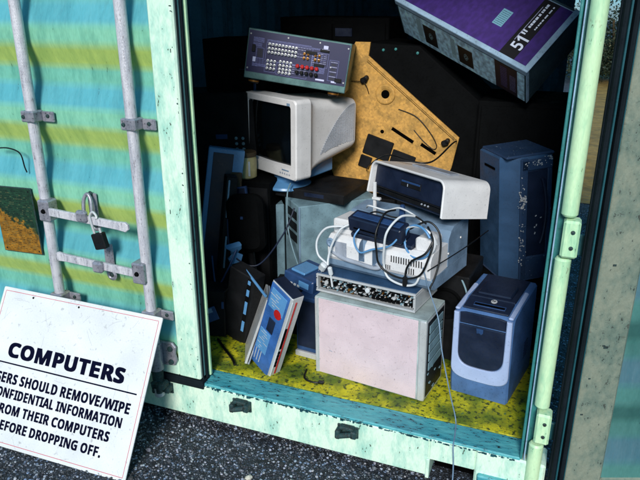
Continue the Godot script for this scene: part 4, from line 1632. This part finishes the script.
func printer() -> void:
	var p := thing("inkjet_printer", "grey white inkjet printer seen from behind with cables piled on it", "printer", Vector3(.617, FL + .398, -.413), Vector3(0, -14, 1.6))
	# lower tub (darker) and upper shell (pale); profiles are (z, y)
	var cutm: Material = M.black
	csg("lower_tub", PackedVector2Array([Vector2(.122, .0), Vector2(.138, .016), Vector2(.142, .044), Vector2(-.146, .052), Vector2(-.146, .0)]), .418, [], M.bluegrey_plastic, p)
	var cuts := []
	cuts.append([Vector3(-.062, .095, .145), Vector3(.024, .075, .05), M.bluegrey_plastic])
	cuts.append([Vector3(.002, .082, .145), Vector3(.040, .060, .05), M.bluegrey_plastic])
	for i in 13:
		cuts.append([Vector3(.058 + i * .0095, .093, .15), Vector3(.0042, .024, .04), cutm])
	for i in 6:
		cuts.append([Vector3(.015 + i * .0075, .060, .15), Vector3(.0036, .016, .04), cutm])
	for i in 4:
		cuts.append([Vector3(.118 + i * .0085, .062, .15), Vector3(.004, .022, .04), cutm])
	csg("upper_shell", PackedVector2Array([Vector2(.143, .040), Vector2(.150, .052), Vector2(.150, .104), Vector2(.143, .122), Vector2(.128, .133), Vector2(.05, .138), Vector2(.02, .138), Vector2(.02, .05)]), .412, cuts, M.white_plastic, p)
	csg("rear_deck", PackedVector2Array([Vector2(.0195, .05), Vector2(.0195, .150), Vector2(.0, .176), Vector2(-.02, .188), Vector2(-.125, .198), Vector2(-.143, .190), Vector2(-.147, .05)]), .416, [], M.bluegrey_plastic, p)
	var st := nb()
	rbox(st, .085, .058, .11, .012, .006, xf(Vector3(-.158, .162, .070)))
	part("corner_block", st, M.white_plastic, p)
	st = nb()
	box(st, Vector3(.075, .002, .002), Vector3(-.158, .158, .1255), .0005)
	box(st, Vector3(.05, .052, .0012), Vector3(-.150, .088, .1505), .0004)
	part("seam", st, M.grey_plastic, p)
	# long curved grip along the front
	st = nb()
	tube(st, curve([Vector3(-.20, .072, .142), Vector3(-.14, .056, .153), Vector3(-.07, .050, .155), Vector3(-.01, .046, .155), Vector3(.012, .052, .151), Vector3(.0, .062, .149)], 8), .008, 10)
	part("grip", st, M.grey_plastic, p)
	st = nb()
	lathe(st, [[.001, 0], [.016, 0], [.019, .004], [.012, .007], [.008, .003], [.001, .003]], xf(Vector3(-.192, .105, .149), Vector3(90, 0, 0)), 18)
	part("socket", st, M.bluegrey_plastic, p)
	# black paper tray lying across the top edge
	st = nb()
	box(st, Vector3(.245, .020, .075), Vector3.ZERO, .004, xf(Vector3(.005, .150, .098), Vector3(18, 0, -2)))
	part("paper_tray", st, M.darkblue_plastic, p)
	# paper guides
	st = nb()
	rbox(st, .012, .13, .010, .003, .002, xf(Vector3(-.098, .245, .0)))
	box(st, Vector3(.034, .010, .014), Vector3(-.088, .250, .004), .002)
	part("paper_guide", st, M.white_plastic, p)
	st = nb()
	prism(st, PackedVector2Array([Vector2(-.012, -.01), Vector2(.012, -.01), Vector2(.010, .055), Vector2(.006, .066), Vector2(-.004, .066), Vector2(-.008, .055)]), -.008, .008, xf(Vector3(.026, .182, .02)), .003)
	part("paper_guide", st, M.steelblue, p)
	st = nb()
	rbox(st, .06, .05, .09, .014, .006, xf(Vector3(.160, .152, .075)))
	part("corner_block", st, M.white_plastic, p)
	st = nb()
	for q in [[.2085, .10, .02], [.2085, .13, -.08]]:
		lathe(st, [[.0005, 0], [.005, 0], [.004, .003], [.0005, .003]], xf(Vector3(q[0], q[1], q[2]), Vector3(0, 0, -90)), 10)
	part("screw", st, M.silver, p)

func hood() -> void:
	var h := thing("small_printer", "small white printer hood with a dark open front, tilted on the inkjet printer", "printer", Vector3(.678, .812, -.52), Vector3(-8.9, -39.9, 2.2))
	# inverted U of plastic drawn out along z
	var W := .439
	var H := .127
	var r := .034
	var pts := PackedVector2Array()
	pts.append(Vector2(W / 2 + .008, 0))
	for i in 7:
		var a := PI / 2 * i / 6
		pts.append(Vector2(W / 2 - r + cos(a) * r, H - r + sin(a) * r))
	for i in 7:
		var a := PI / 2 + PI / 2 * i / 6
		pts.append(Vector2(-W / 2 + r + cos(a) * r, H - r + sin(a) * r))
	pts.append(Vector2(-W / 2 - .008, 0))
	var t := .009
	pts.append(Vector2(-W / 2 - .008 + t, 0))
	for i in 7:
		var a := PI - PI / 2 * i / 6
		pts.append(Vector2(-W / 2 + r + cos(a) * (r - t), H - r + sin(a) * (r - t)))
	for i in 7:
		var a := PI / 2 - PI / 2 * i / 6
		pts.append(Vector2(W / 2 - r + cos(a) * (r - t), H - r + sin(a) * (r - t)))
	pts.append(Vector2(W / 2 + .008 - t, 0))
	var st := nb()
	prism(st, pts, -.105, .105, Transform3D(), .003)
	part("hood", st, M.white_plastic, h)
	st = nb()
	rbox(st, W - .022, H - .012, .18, .02, .003, xf(Vector3(0, H / 2 - .003, -.006)))
	part("inner_body", st, M.darkblue_plastic, h)
	st = nb()
	bx(st, Vector3(-W / 2 + .02, .030, .085), Vector3(W / 2 - .016, .034, .096), .001)
	bx(st, Vector3(-W / 2 + .016, .012, .085), Vector3(W / 2 - .012, .026, .090), .001)
	part("ledge", st, M.black, h)
	st = nb()
	bx(st, Vector3(-.040, .062, .084), Vector3(.076, .086, .0868), .001)
	part("label_plate", st, M.black, h)
	st = nb()
	bx(st, Vector3(-.036, .077, .0868), Vector3(.072, .084, .088), .0005)
	part("display", st, M.steelblue, h)
	st = nb()
	bx(st, Vector3(.0, .064, .0868), Vector3(.004, .074, .088), .0005)
	for i in 3:
		lathe(st, [[.0005, 0], [.004, 0], [.003, .003], [.0005, .003]], xf(Vector3(.10 + i * .018, .022, .090), Vector3(90, 0, 0)), 8)
	part("button", st, M.grey_plastic, h)
	st = nb()
	prism(st, PackedVector2Array([Vector2(-.08, -.03), Vector2(.14, -.03), Vector2(.13, .02), Vector2(.10, .03), Vector2(-.07, .03)]), 0, .006, xf(Vector3(-.02, H, -.03), Vector3(-90, 0, 0)), .002)
	part("top_flap", st, M.grey_plastic, h)

func cables() -> void:
	# everything here lies on the printer or hangs from it
	var a := thing("power_adapter", "long dark power adapter resting on the printer's black tray", "adapter", Vector3(.575, FL + .398 + .163, -.300), Vector3(14, -17, -2))
	var st := nb()
	rbox(st, .215, .056, .062, .006, .004, xf(Vector3(0, .028, 0)))
	part("body", st, M.darkblue_plastic, a)
	st = nb()
	box(st, Vector3(.10, .006, .002), Vector3(-.035, .018, .0312), .0006)
	part("label_strip", st, M.void, a)
	st = nb()
	box(st, Vector3(.19, .004, .03), Vector3(0, .0562, 0), .001)
	part("lid_seam", st, M.steelblue, a)
	var O := Vector3(.617, FL + .398, -.413)
	var R := Basis.from_euler(Vector3(0, deg_to_rad(-14), 0))
	var L := func(x: float, y: float, z: float) -> Vector3: return O + R * Vector3(x, y, z)
	st = nb()
	tube(st, curve([L.call(-.14, .17, .14), L.call(-.20, .16, .17), L.call(-.235, .11, .18), L.call(-.225, .06, .19), L.call(-.19, .035, .19), L.call(-.178, .03, .195)], 10), .0042, 8)
	tube(st, curve([L.call(-.10, .19, .12), L.call(-.145, .165, .16), L.call(-.175, .10, .175), L.call(-.182, .055, .185), L.call(-.178, .03, .195)], 10), .0042, 8)
	var w := part("power_lead", st, M.cable_white, self)
	tag(w, "white twin power lead looping down the printer's left end to a plug", "cable")
	st = nb()
	box(st, Vector3(.026, .040, .018), Vector3.ZERO, .005, xf(L.call(-.196, .020, .20), Vector3(20, -20, -38)))
	var plug := part("plug", st, M.cable_white, w)
	st = nb()
	for q in [-.006, .006]:
		box(st, Vector3(.002, .018, .006), Vector3(q, -.028, 0), .0005, xf(L.call(-.196, .020, .20), Vector3(20, -20, -38)))
	part("prong", st, M.silver, plug)
	st = nb()
	box(st, Vector3(.016, .034, .014), Vector3.ZERO, .004, xf(L.call(-.163, .012, .20), Vector3(10, 0, 8)))
	rod(st, L.call(-.161, -.004, .2), L.call(-.157, -.05, .195), .004, 8)
	part("connector", st, M.cable_white, w)
	# pale loops in front
	st = nb()
	tube(st, curve([L.call(.10, .238, .08), L.call(.075, .245, .135), L.call(.052, .20, .182), L.call(.042, .13, .180), L.call(.036, .07, .165), L.call(.055, .03, .166), L.call(.11, .018, .168), L.call(.155, .030, .166), L.call(.17, .06, .162)], 10), .0042, 8)
	w = part("cable", st, M.cable_white, self)
	tag(w, "white cable looping over the vents on the printer's pale back", "cable")
	for k in 2:
		st = nb()
		var ring := []
		for i in 15:
			var t := i * .48 + k * .5
			ring.append(L.call(.145 + cos(t) * (.062 - k * .007), .172 + sin(t) * (.052 + k * .004), .125 + sin(t * 1.3 + k) * .012 + k * .012))
		tube(st, curve(ring, 6), .0042, 8)
		w = part("cable", st, M.cable_white if k == 0 else M.sky_plastic, self)
		tag(w, ["white cable coiled beside the power adapter at the printer's right end", "pale blue cable coiled inside the white coil on the printer"][k], "cable")
	# black lead
	st = nb()
	tube(st, curve([L.call(.02, .242, .07), L.call(.012, .243, .13), L.call(.010, .19, .182), L.call(.014, .12, .180), L.call(.02, .075, .172), L.call(.06, .048, .17), L.call(.12, .045, .172), L.call(.175, .07, .17), L.call(.20, .13, .168), L.call(.205, .19, .15), L.call(.17, .225, .12)], 10), .0036, 8)
	tube(st, curve([L.call(.205, .19, .15), L.call(.19, .15, .17), L.call(.145, .115, .172), L.call(.125, .08, .17), L.call(.122, .04, .17)], 8), .0036, 8)
	w = part("cable", st, M.cable_black, self)
	tag(w, "black cable hanging in a loop across the printer's vents", "cable")
	st = nb()
	box(st, Vector3(.016, .036, .012), Vector3.ZERO, .003, xf(L.call(.122, .034, .17), Vector3(0, -14, 0)))
	part("connector", st, M.black, w)
	st = nb()
	tube(st, curve([L.call(-.09, .205, .08), L.call(-.05, .225, .08), L.call(.02, .215, .07), L.call(.08, .232, .06), L.call(.14, .215, .07)], 8), .003, 6)
	w = part("cable", st, M.cable_black, self)
	tag(w, "thin black cable lying between the paper guides and the power adapter", "cable")
	for q in [[[L.call(-.06, .20, .13), L.call(-.085, .15, .168), L.call(-.06, .10, .172), L.call(-.01, .12, .170), L.call(.06, .15, .168), L.call(.09, .20, .14)], "pale blue cable sagging below the power adapter", M.sky_plastic], [[L.call(.10, .20, .11), L.call(.16, .235, .10), L.call(.205, .20, .10), L.call(.215, .12, .11), L.call(.212, .06, .13), L.call(.20, .01, .15)], "black cable slipping over the printer's right shoulder", M.cable_black], [[L.call(-.12, .215, .03), L.call(-.09, .235, .06), L.call(-.03, .225, .045), L.call(.03, .245, .05), L.call(.11, .222, .06), L.call(.13, .205, .09)], "white cable lying along the printer's rear deck", M.cable_white]]:
		st = nb()
		tube(st, curve(q[0], 10), .0034, 8)
		w = part("cable", st, q[2], self)
		tag(w, q[1], "cable")
	# black lead from the television over the hood
	st = nb()
	tube(st, curve([Vector3(.22, .72, -1.285), Vector3(.40, .885, -.80), Vector3(.50, .952, -.66), Vector3(.60, .950, -.60), Vector3(.68, .95, -.62), Vector3(.72, .985, -.80), Vector3(.66, .90, -1.28)], 10), .0034, 8)
	w = part("cable", st, M.cable_black, self)
	tag(w, "black lead trailing from the television over the white hood", "cable")
	# lead from the player to the dark, down behind the white stack and over the sill
	st = nb()
	tube(st, curve([L.call(.185, .10, .17), L.call(.205, .02, .155), Vector3(.825, .54, -.16), Vector3(.85, .44, -.13), Vector3(.89, .30, -.11), Vector3(.915, FL + .012, -.11), Vector3(.925, .196, -.05), Vector3(.930, .185, .008), Vector3(.936, .12, .012), Vector3(.938, .05, .02), Vector3(.93, .006, .05)], 10), .0022, 8)
	w = part("cable", st, M.bluegrey_plastic, self)
	tag(w, "thin grey cable hanging down between the case and the silver tower, over the sill", "cable")
	st = nb()
	tube(st, curve([L.call(.20, .09, .165), Vector3(.86, .72, -.36), Vector3(.92, .74, -.52)], 8), .002, 6)
	w = part("cable", st, M.cable_black, self)
	tag(w, "thin black cable stretched along the printer's right side", "cable")
	# tangle in the dark between the towers and the white stack
	for q in [[[Vector3(-.20, .62, -.60), Vector3(-.14, .50, -.52), Vector3(-.02, .46, -.52), Vector3(.04, .56, -.66), Vector3(.06, .66, -.74)], "dark blue lead looping in front of the black chair back", M.darkblue_plastic], [[Vector3(-.24, .47, -.52), Vector3(-.19, .36, -.46), Vector3(-.13, .44, -.45), Vector3(-.10, .54, -.50)], "blue lead curled at the foot of the upright screens", M.steelblue], [[Vector3(.28, .50, -.50), Vector3(.33, .47, -.44), Vector3(.345, .40, -.40), Vector3(.36, .30, -.40)], "blue lead dropping between the recorder and the pinkish case", M.steelblue], [[Vector3(.84, .55, -.50), Vector3(.87, .50, -.47), Vector3(.86, .42, -.485), Vector3(.83, .36, -.49), Vector3(.86, .28, -.485)], "thin grey lead dangling against the added black box", M.grey_tower]]:
		st = nb()
		tube(st, curve(q[0], 10), .0038, 8)
		w = part("cable", st, q[2], self)
		tag(w, q[1], "cable")
	# lead hanging over the grey tower
	st = nb()
	tube(st, curve([Vector3(-.01, .735, -.86), Vector3(.0, .70, -.80), Vector3(.012, .58, -.77), Vector3(.04, .50, -.74), Vector3(.10, .42, -.68), Vector3(.17, .37, -.60), Vector3(.22, .335, -.55)], 10), .0034, 8)
	w = part("cable", st, M.grey_tower, self)
	tag(w, "grey lead curving down the face of the grey tower below the monitor", "cable")
	# loose lead on the floor
	st = nb()
	tube(st, curve([Vector3(.33, FL + .004, -.22), Vector3(.345, FL + .004, -.165), Vector3(.38, FL + .004, -.15), Vector3(.41, FL + .004, -.155)], 6), .0035, 6)
	box(st, Vector3(.022, .012, .014), Vector3(.415, FL + .007, -.155), .003)
	w = part("cable", st, M.cable_black, self)
	tag(w, "short black lead lying on the yellow floor before the pinkish case", "cable")
	st = nb()
	tube(st, curve([Vector3(-.10, FL + .005, -.30), Vector3(-.035, FL + .006, -.24), Vector3(.03, FL + .006, -.185), Vector3(.06, FL + .006, -.15)], 6), .006, 6)
	w = part("cable", st, M.cable_black, self)
	tag(w, "thick black cable lying on the floor by the closed door's edge", "cable")

func slabs() -> void:
	# the silver and blue player standing on end, leaning right
	var p := thing("disc_player", "silver and blue player with a red spot, leaning on end at the sill", "player", Vector3(.172, FL + .002, -.184), Vector3(-2, -26, -20))
	p.scale = Vector3(1.2, 1.19, 1.06)
	var st := nb()
	rbox(st, .098, .335, .050, .004, .003, xf(Vector3(0, .17, 0)))
	part("case", st, M.silver, p)
	st = nb()
	box(st, Vector3(.086, .326, .004), Vector3(-.003, .17, .0265), .0015)
	part("lid", st, M.blue_lid, p)
	st = nb()
	box(st, Vector3(.07, .07, .003), Vector3(-.002, .285, .0290), .001)
	box(st, Vector3(.05, .085, .003), Vector3(-.016, .115, .0290), .001)
	part("lid_panel", st, M.sky_plastic, p)
	st = nb()
	lathe(st, [[.0005, 0], [.017, 0], [.0165, .002], [.0005, .0025]], xf(Vector3(.012, .248, .0288), Vector3(90, 0, 0)), 24)
	part("red_spot", st, M.red, p)
	st = nb()
	box(st, Vector3(.030, .052, .003), Vector3(-.002, .190, .0292), .001)
	part("window", st, M.darkblue_plastic, p)
	st = nb()
	for i in 3:
		box(st, Vector3(.003, .05, .002), Vector3(-.034 + i * .012, .05, .0287), .0005)
	for i in 9:
		box(st, Vector3(rng.randf_range(.008, .03), .0022, .001), Vector3(-.018 + rng.randfn() * .006, .082 + i * .009, .0304), .0003)
	for i in 6:
		box(st, Vector3(rng.randf_range(.01, .04), .0026, .001), Vector3(-.012 + rng.randfn() * .006, .262 + i * .009, .0304), .0003)
	var gp := part("print_line", st, M.silver, p)
	gp.set_meta("kind", "stuff")
	st = nb()
	box(st, Vector3(.094, .004, .046), Vector3(0, .3375, .0), .001)
	part("end_cap", st, M.darkblue_plastic, p)
	st = nb()
	box(st, Vector3(.003, .31, .003), Vector3(.0495, .17, .0225), .0008)
	part("bright_strip", st, M.cable_white, p)
	st = nb()
	box(st, Vector3(.003, .30, .006), Vector3(.0495, .17, .004), .001)
	part("red_line", st, M.red, p)
	st = nb()
	box(st, Vector3(.003, .085, .012), Vector3(.0496, .175, .016), .001)
	for i in 5:
		box(st, Vector3(.003, .012, .008), Vector3(.0496, .06 + i * .014, .014), .001)
	part("slot", st, M.void, p)
	var k := thing("laptop", "closed thin silver laptop standing on edge left of the blue player", "laptop", Vector3(.068, FL + .004, -.240), Vector3(-6, 27, -20))
	st = nb()
	rbox(st, .010, .27, .19, .002, .002, xf(Vector3(-.006, .136, .0)))
	part("base", st, M.silver, k)
	st = nb()
	rbox(st, .007, .268, .19, .002, .002, xf(Vector3(.0045, .135, .0)))
	part("lid", st, M.grey_plastic, k)
	st = nb()
	box(st, Vector3(.002, .25, .003), Vector3(-.0002, .136, .0952), .0005)
	part("gap", st, M.void, k)
	# aerial lying from the dark to the players
	st = nb()
	rod(st, Vector3(.0, .515, -.365), Vector3(.165, .478, -.225), .0055, 10)
	var ae := part("aerial", st, M.sky_plastic, self)
	tag(ae, "pale blue rod aerial propped on top of the silver laptop", "aerial")
	# blue speaker with its pale foot
	k = thing("desktop_speaker", "dark blue speaker on a pale foot between player and pinkish case", "speaker", Vector3(.305, FL, -.36), Vector3(0, -6, 0))
	st = nb()
	rbox(st, .105, .235, .10, .008, .005, xf(Vector3(0, .1415, 0)))
	part("cabinet", st, M.steelblue, k)
	st = nb()
	rbox(st, .112, .024, .112, .005, .003, xf(Vector3(0, .012, 0)))
	part("foot", st, M.silver, k)
	st = nb()
	box(st, Vector3(.09, .20, .004), Vector3(0, .145, .0505), .0015)
	part("grille", st, M.darkblue_plastic, k)
	k = thing("tape_recorder", "small blue recorder lying on the dark blue speaker", "recorder", Vector3(.255, FL + .262, -.44), Vector3(0, -18, -6))
	st = nb()
	rbox(st, .15, .055, .15, .008, .005, xf(Vector3(0, .0275, 0)))
	part("case", st, M.steelblue, k)
	st = nb()
	rbox(st, .07, .010, .09, .004, .002, xf(Vector3(-.02, .06, .01)))
	box(st, Vector3(.05, .024, .004), Vector3(.03, .028, .0755), .001)
	part("cassette_lid", st, M.sky_plastic, k)
	st = nb()
	for i in 4:
		box(st, Vector3(.012, .010, .006), Vector3(-.05 + i * .018, .014, .076), .002)
	part("button", st, M.silver, k)
	k = thing("video_camera", "small blue camcorder body behind the recorder and printer", "camera", Vector3(.17, FL + .205, -.50), Vector3(0, 20, 8))
	st = nb()
	rbox(st, .07, .06, .13, .012, .006, xf(Vector3(0, .03, 0)))
	part("body", st, M.darkblue_plastic, k)
	st = nb()
	lathe(st, [[.001, 0], [.022, 0], [.024, .02], [.018, .024], [.015, .012], [.001, .010]], xf(Vector3(0, .032, .064), Vector3(90, 0, 0)), 18)
	part("lens", st, M.steelblue, k)
	# support behind those two
	k = thing("computer_tower", "black computer case in the shadow behind the blue recorder", "computer", Vector3(.20, FL, -.53), Vector3(0, 10, 0))
	st = nb()
	rbox(st, .26, .20, .17, .005, .004, xf(Vector3(-.01, .10, -.02)))
	part("case", st, M.black, k)

func left_heap() -> void:
	# black tower with blue drive labels, leaning in the shade
	var k := thing("computer_tower", "black tower with blue slots on its edge, leaning beside the laptop", "computer", Vector3(-.062, FL + .004, -.335), Vector3(0, -14, -13))
	var st := nb()
	rbox(st, .13, .325, .07, .006, .004, xf(Vector3(.012, .1625, -.035)))
	part("case", st, M.black, k)
	st = nb()
	for q in [[.252, .030], [.180, .060], [.205, .0], [.300, .018], [.09, .05]]:
		if q[1] > 0.0:
			box(st, Vector3(.014, q[1], .003), Vector3(.055, q[0], .0015), .001)
	part("slot_label", st, M.sky_plastic, k)
	st = nb()
	box(st, Vector3(.020, .25, .002), Vector3(.055, .19, .0005), .0006)
	part("trim", st, M.black_matt, k)
	# tall thin panels stood against the heap behind the closed door
	k = thing("flat_panel_screen", "thin dark blue screen stood upright behind the closed door's edge", "screen", Vector3(-.345, FL + .004, -.66), Vector3(-3, 30, -9))
	st = nb()
	rbox(st, .16, .71, .05, .006, .004, xf(Vector3(0, .355, 0)))
	part("case", st, M.sky_plastic, k)
	st = nb()
	box(st, Vector3(.09, .66, .003), Vector3(-.012, .36, .026), .001)
	part("screen", st, M.darkblue_plastic, k)
	k = thing("flat_panel_screen", "thin pale edged screen leaning just right of the dark blue screen", "screen", Vector3(-.255, FL + .004, -.60), Vector3(-4, 38, -8))
	st = nb()
	rbox(st, .05, .60, .14, .005, .003, xf(Vector3(0, .30, -.05)))
	part("case", st, M.black, k)
	st = nb()
	box(st, Vector3(.008, .17, .006), Vector3(-.012, .50, .0215), .002)
	box(st, Vector3(.008, .15, .006), Vector3(-.006, .255, .0215), .002)
	part("edge_strip", st, M.carton_edge, k)
	# brown board and the jar on the black box behind
	k = thing("wooden_board", "narrow brown wooden board standing upright in the shade", "board", Vector3(-.275, FL + .004, -.70), Vector3(-2, 20, -5))
	st = nb()
	box(st, Vector3(.075, .60, .02), Vector3(0, .30, 0), .003)
	part("plank", st, M.brown_wood, k)
	st = nb()
	lathe(st, [[.001, 0], [.008, 0], [.006, .003], [.001, .004]], xf(Vector3(.0, .44, .010), Vector3(90, 0, 0)), 12)
	part("screw", st, M.silver, k)
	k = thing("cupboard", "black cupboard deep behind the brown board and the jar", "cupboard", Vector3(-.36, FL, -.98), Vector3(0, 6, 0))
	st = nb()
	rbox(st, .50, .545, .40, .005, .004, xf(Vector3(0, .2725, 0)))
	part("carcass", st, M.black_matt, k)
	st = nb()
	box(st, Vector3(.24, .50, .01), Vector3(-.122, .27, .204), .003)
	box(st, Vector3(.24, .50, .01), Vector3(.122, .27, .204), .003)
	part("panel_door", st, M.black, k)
	k = thing("jar", "pale yellow jar with dark lid on the black cupboard", "jar", Vector3(-.232, FL + .547, -.86))
	st = nb()
	lathe(st, [[.001, 0], [.040, 0], [.046, .006], [.047, .09], [.043, .102], [.001, .103]], xf(), 26)
	part("body", st, M.jar, k)
	st = nb()
	lathe(st, [[.001, .102], [.046, .102], [.047, .106], [.047, .120], [.044, .123], [.001, .123]], xf(), 26)
	part("lid", st, M.brown_wood, k)
	st = nb()
	box(st, Vector3(.010, .07, .003), Vector3(.026, .05, .040), .001, xf(Vector3.ZERO, Vector3(0, 8, 0)))
	part("label", st, M.cable_white, k)
	# black stereo with a small blue display above
	k = thing("stereo", "black stereo with a small blue display behind the closed door's edge", "stereo", Vector3(-.47, FL + .56, -1.06), Vector3(0, 8, 3))
	st = nb()
	rbox(st, .46, .33, .28, .008, .005, xf(Vector3(0, .19, 0)))
	box(st, Vector3(.40, .03, .24), Vector3(0, .016, 0), .003)
	part("case", st, M.black, k)
	st = nb()
	box(st, Vector3(.058, .022, .003), Vector3(.062, .150, .1415), .001)
	part("display", st, M.steelblue, k)
	st = nb()
	for i in 2:
		for j in 3:
			lathe(st, [[.001, 0], [.008, 0], [.007, .004], [.001, .005]], xf(Vector3(.135 + i * .034, .142 - j * .026, .140), Vector3(90, 0, 0)), 14)
	part("button", st, M.grey_tower, k)
	k = thing("loudspeaker", "black loudspeaker with a pale trim bar left of the white monitor", "speaker", Vector3(-.36, FL + .90, -1.12), Vector3(0, 4, 2))
	st = nb()
	rbox(st, .30, .26, .24, .006, .004, xf(Vector3(0, .13, 0)))
	part("cabinet", st, M.black_matt, k)
	st = nb()
	box(st, Vector3(.013, .105, .006), Vector3(.102, .030, .122), .003, xf(Vector3(0, .03, 0), Vector3(0, 0, -4)))
	part("trim_bar", st, M.steelblue, k)
	st = nb()
	box(st, Vector3(.04, .005, .004), Vector3(.05, .12, .1215), .001)
	part("badge", st, M.darkblue_plastic, k)
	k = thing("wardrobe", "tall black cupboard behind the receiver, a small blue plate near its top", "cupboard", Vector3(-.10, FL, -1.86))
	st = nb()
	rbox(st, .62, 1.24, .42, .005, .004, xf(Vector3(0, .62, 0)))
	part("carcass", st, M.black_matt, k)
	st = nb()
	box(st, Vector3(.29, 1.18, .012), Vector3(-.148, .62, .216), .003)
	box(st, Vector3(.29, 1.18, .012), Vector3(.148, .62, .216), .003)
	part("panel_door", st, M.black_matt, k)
	st = nb()
	box(st, Vector3(.095, .042, .004), Vector3(.065, 1.166, .224), .001, xf(Vector3.ZERO, Vector3(0, 0, 0)))
	part("name_plate", st, M.darkblue_plastic, k)
	# little blue panel and the black swivel seat shape in front
	k = thing("small_screen", "little blue framed screen tilted beneath the jar", "screen", Vector3(-.205, FL + .40, -.72), Vector3(-8, 12, 8))
	st = nb()
	rbox(st, .105, .135, .02, .004, .003, xf(Vector3(0, .0675, 0)))
	part("frame", st, M.steelblue, k)
	st = nb()
	box(st, Vector3(.088, .115, .003), Vector3(0, .069, .0105), .001)
	part("screen", st, M.darkblue_plastic, k)
	k = thing("office_chair", "black padded chair back upended in front of the grey towers", "chair", Vector3(-.10, FL, -.62), Vector3(-6, 10, 4))
	st = nb()
	rbox(st, .17, .26, .07, .05, .02, xf(Vector3(0, .40, 0)))
	part("backrest", st, M.black_matt, k)
	st = nb()
	tube(st, curve([Vector3(0, .30, -.02), Vector3(0, .14, -.05), Vector3(.02, .0, -.03)], 6), .016, 10)
	part("stem", st, M.black, k)
	st = nb()
	rbox(st, .22, .03, .16, .01, .006, xf(Vector3(.02, .016, -.03)))
	part("base", st, M.black, k)
	st = nb()
	box(st, Vector3(.012, .012, .002), Vector3(-.01, .43, .036), .0005)
	part("badge", st, M.steelblue, k)
	# crumpled blue wrapper and floppy disk near the door edge
	k = thing("floppy_disk", "small pale blue square disk leaning by the closed door's edge", "disk", Vector3(-.115, .285, -.295), Vector3(-10, 18, 22))
	st = nb()
	box(st, Vector3(.058, .058, .004), Vector3(0, .029, 0), .001)
	part("case", st, M.steelblue, k)
	st = nb()
	box(st, Vector3(.03, .018, .001), Vector3(0, .045, .0022), .0003)
	part("shutter", st, M.bluegrey_plastic, k)
	k = thing("computer_tower", "low black case on the floor behind the small pale blue disk", "computer", Vector3(-.16, FL, -.37), Vector3(-6, 12, 0))
	st = nb()
	rbox(st, .14, .20, .12, .005, .004, xf(Vector3(0, .10, 0)))
	part("case", st, M.black, k)
	st = nb()
	box(st, Vector3(.01, .03, .003), Vector3(.06, .14, .061), .001)
	part("light_strip", st, M.steelblue, k)
	k = thing("telephone_handset", "dark blue handset standing in the shade beneath the screens", "telephone", Vector3(-.23, FL, -.46), Vector3(-6, 20, 12))
	st = nb()
	loft(st, [[.05, .045, 0, .0, .0, .015], [.056, .05, 0, .004, .05, .016], [.044, .036, 0, .010, .12, .014], [.044, .036, 0, .010, .20, .014], [.056, .05, 0, .004, .27, .016], [.05, .045, 0, 0, .31, .015]], xf(Vector3.ZERO, Vector3(-90, 0, 0)), true, true, true)
	part("handset", st, M.darkblue_plastic, k)
	st = nb()
	st = nb()
	var cr := []
	for i in 5:
		cr.append([.05 + .02 * sin(i * 2.1), .02 + .012 * cos(i * 1.7), .01 * sin(i * 3.0), 0.0, i * .022, .008])
	loft(st, cr, xf(Vector3(-.125, FL + .27, -.52), Vector3(-70, 30, 20)), true, true)
	var wr := part("bubble_wrapper", st, M.sky_plastic, self)
	tag(wr, "crumpled pale blue wrapper below the black chair back", "wrapper")
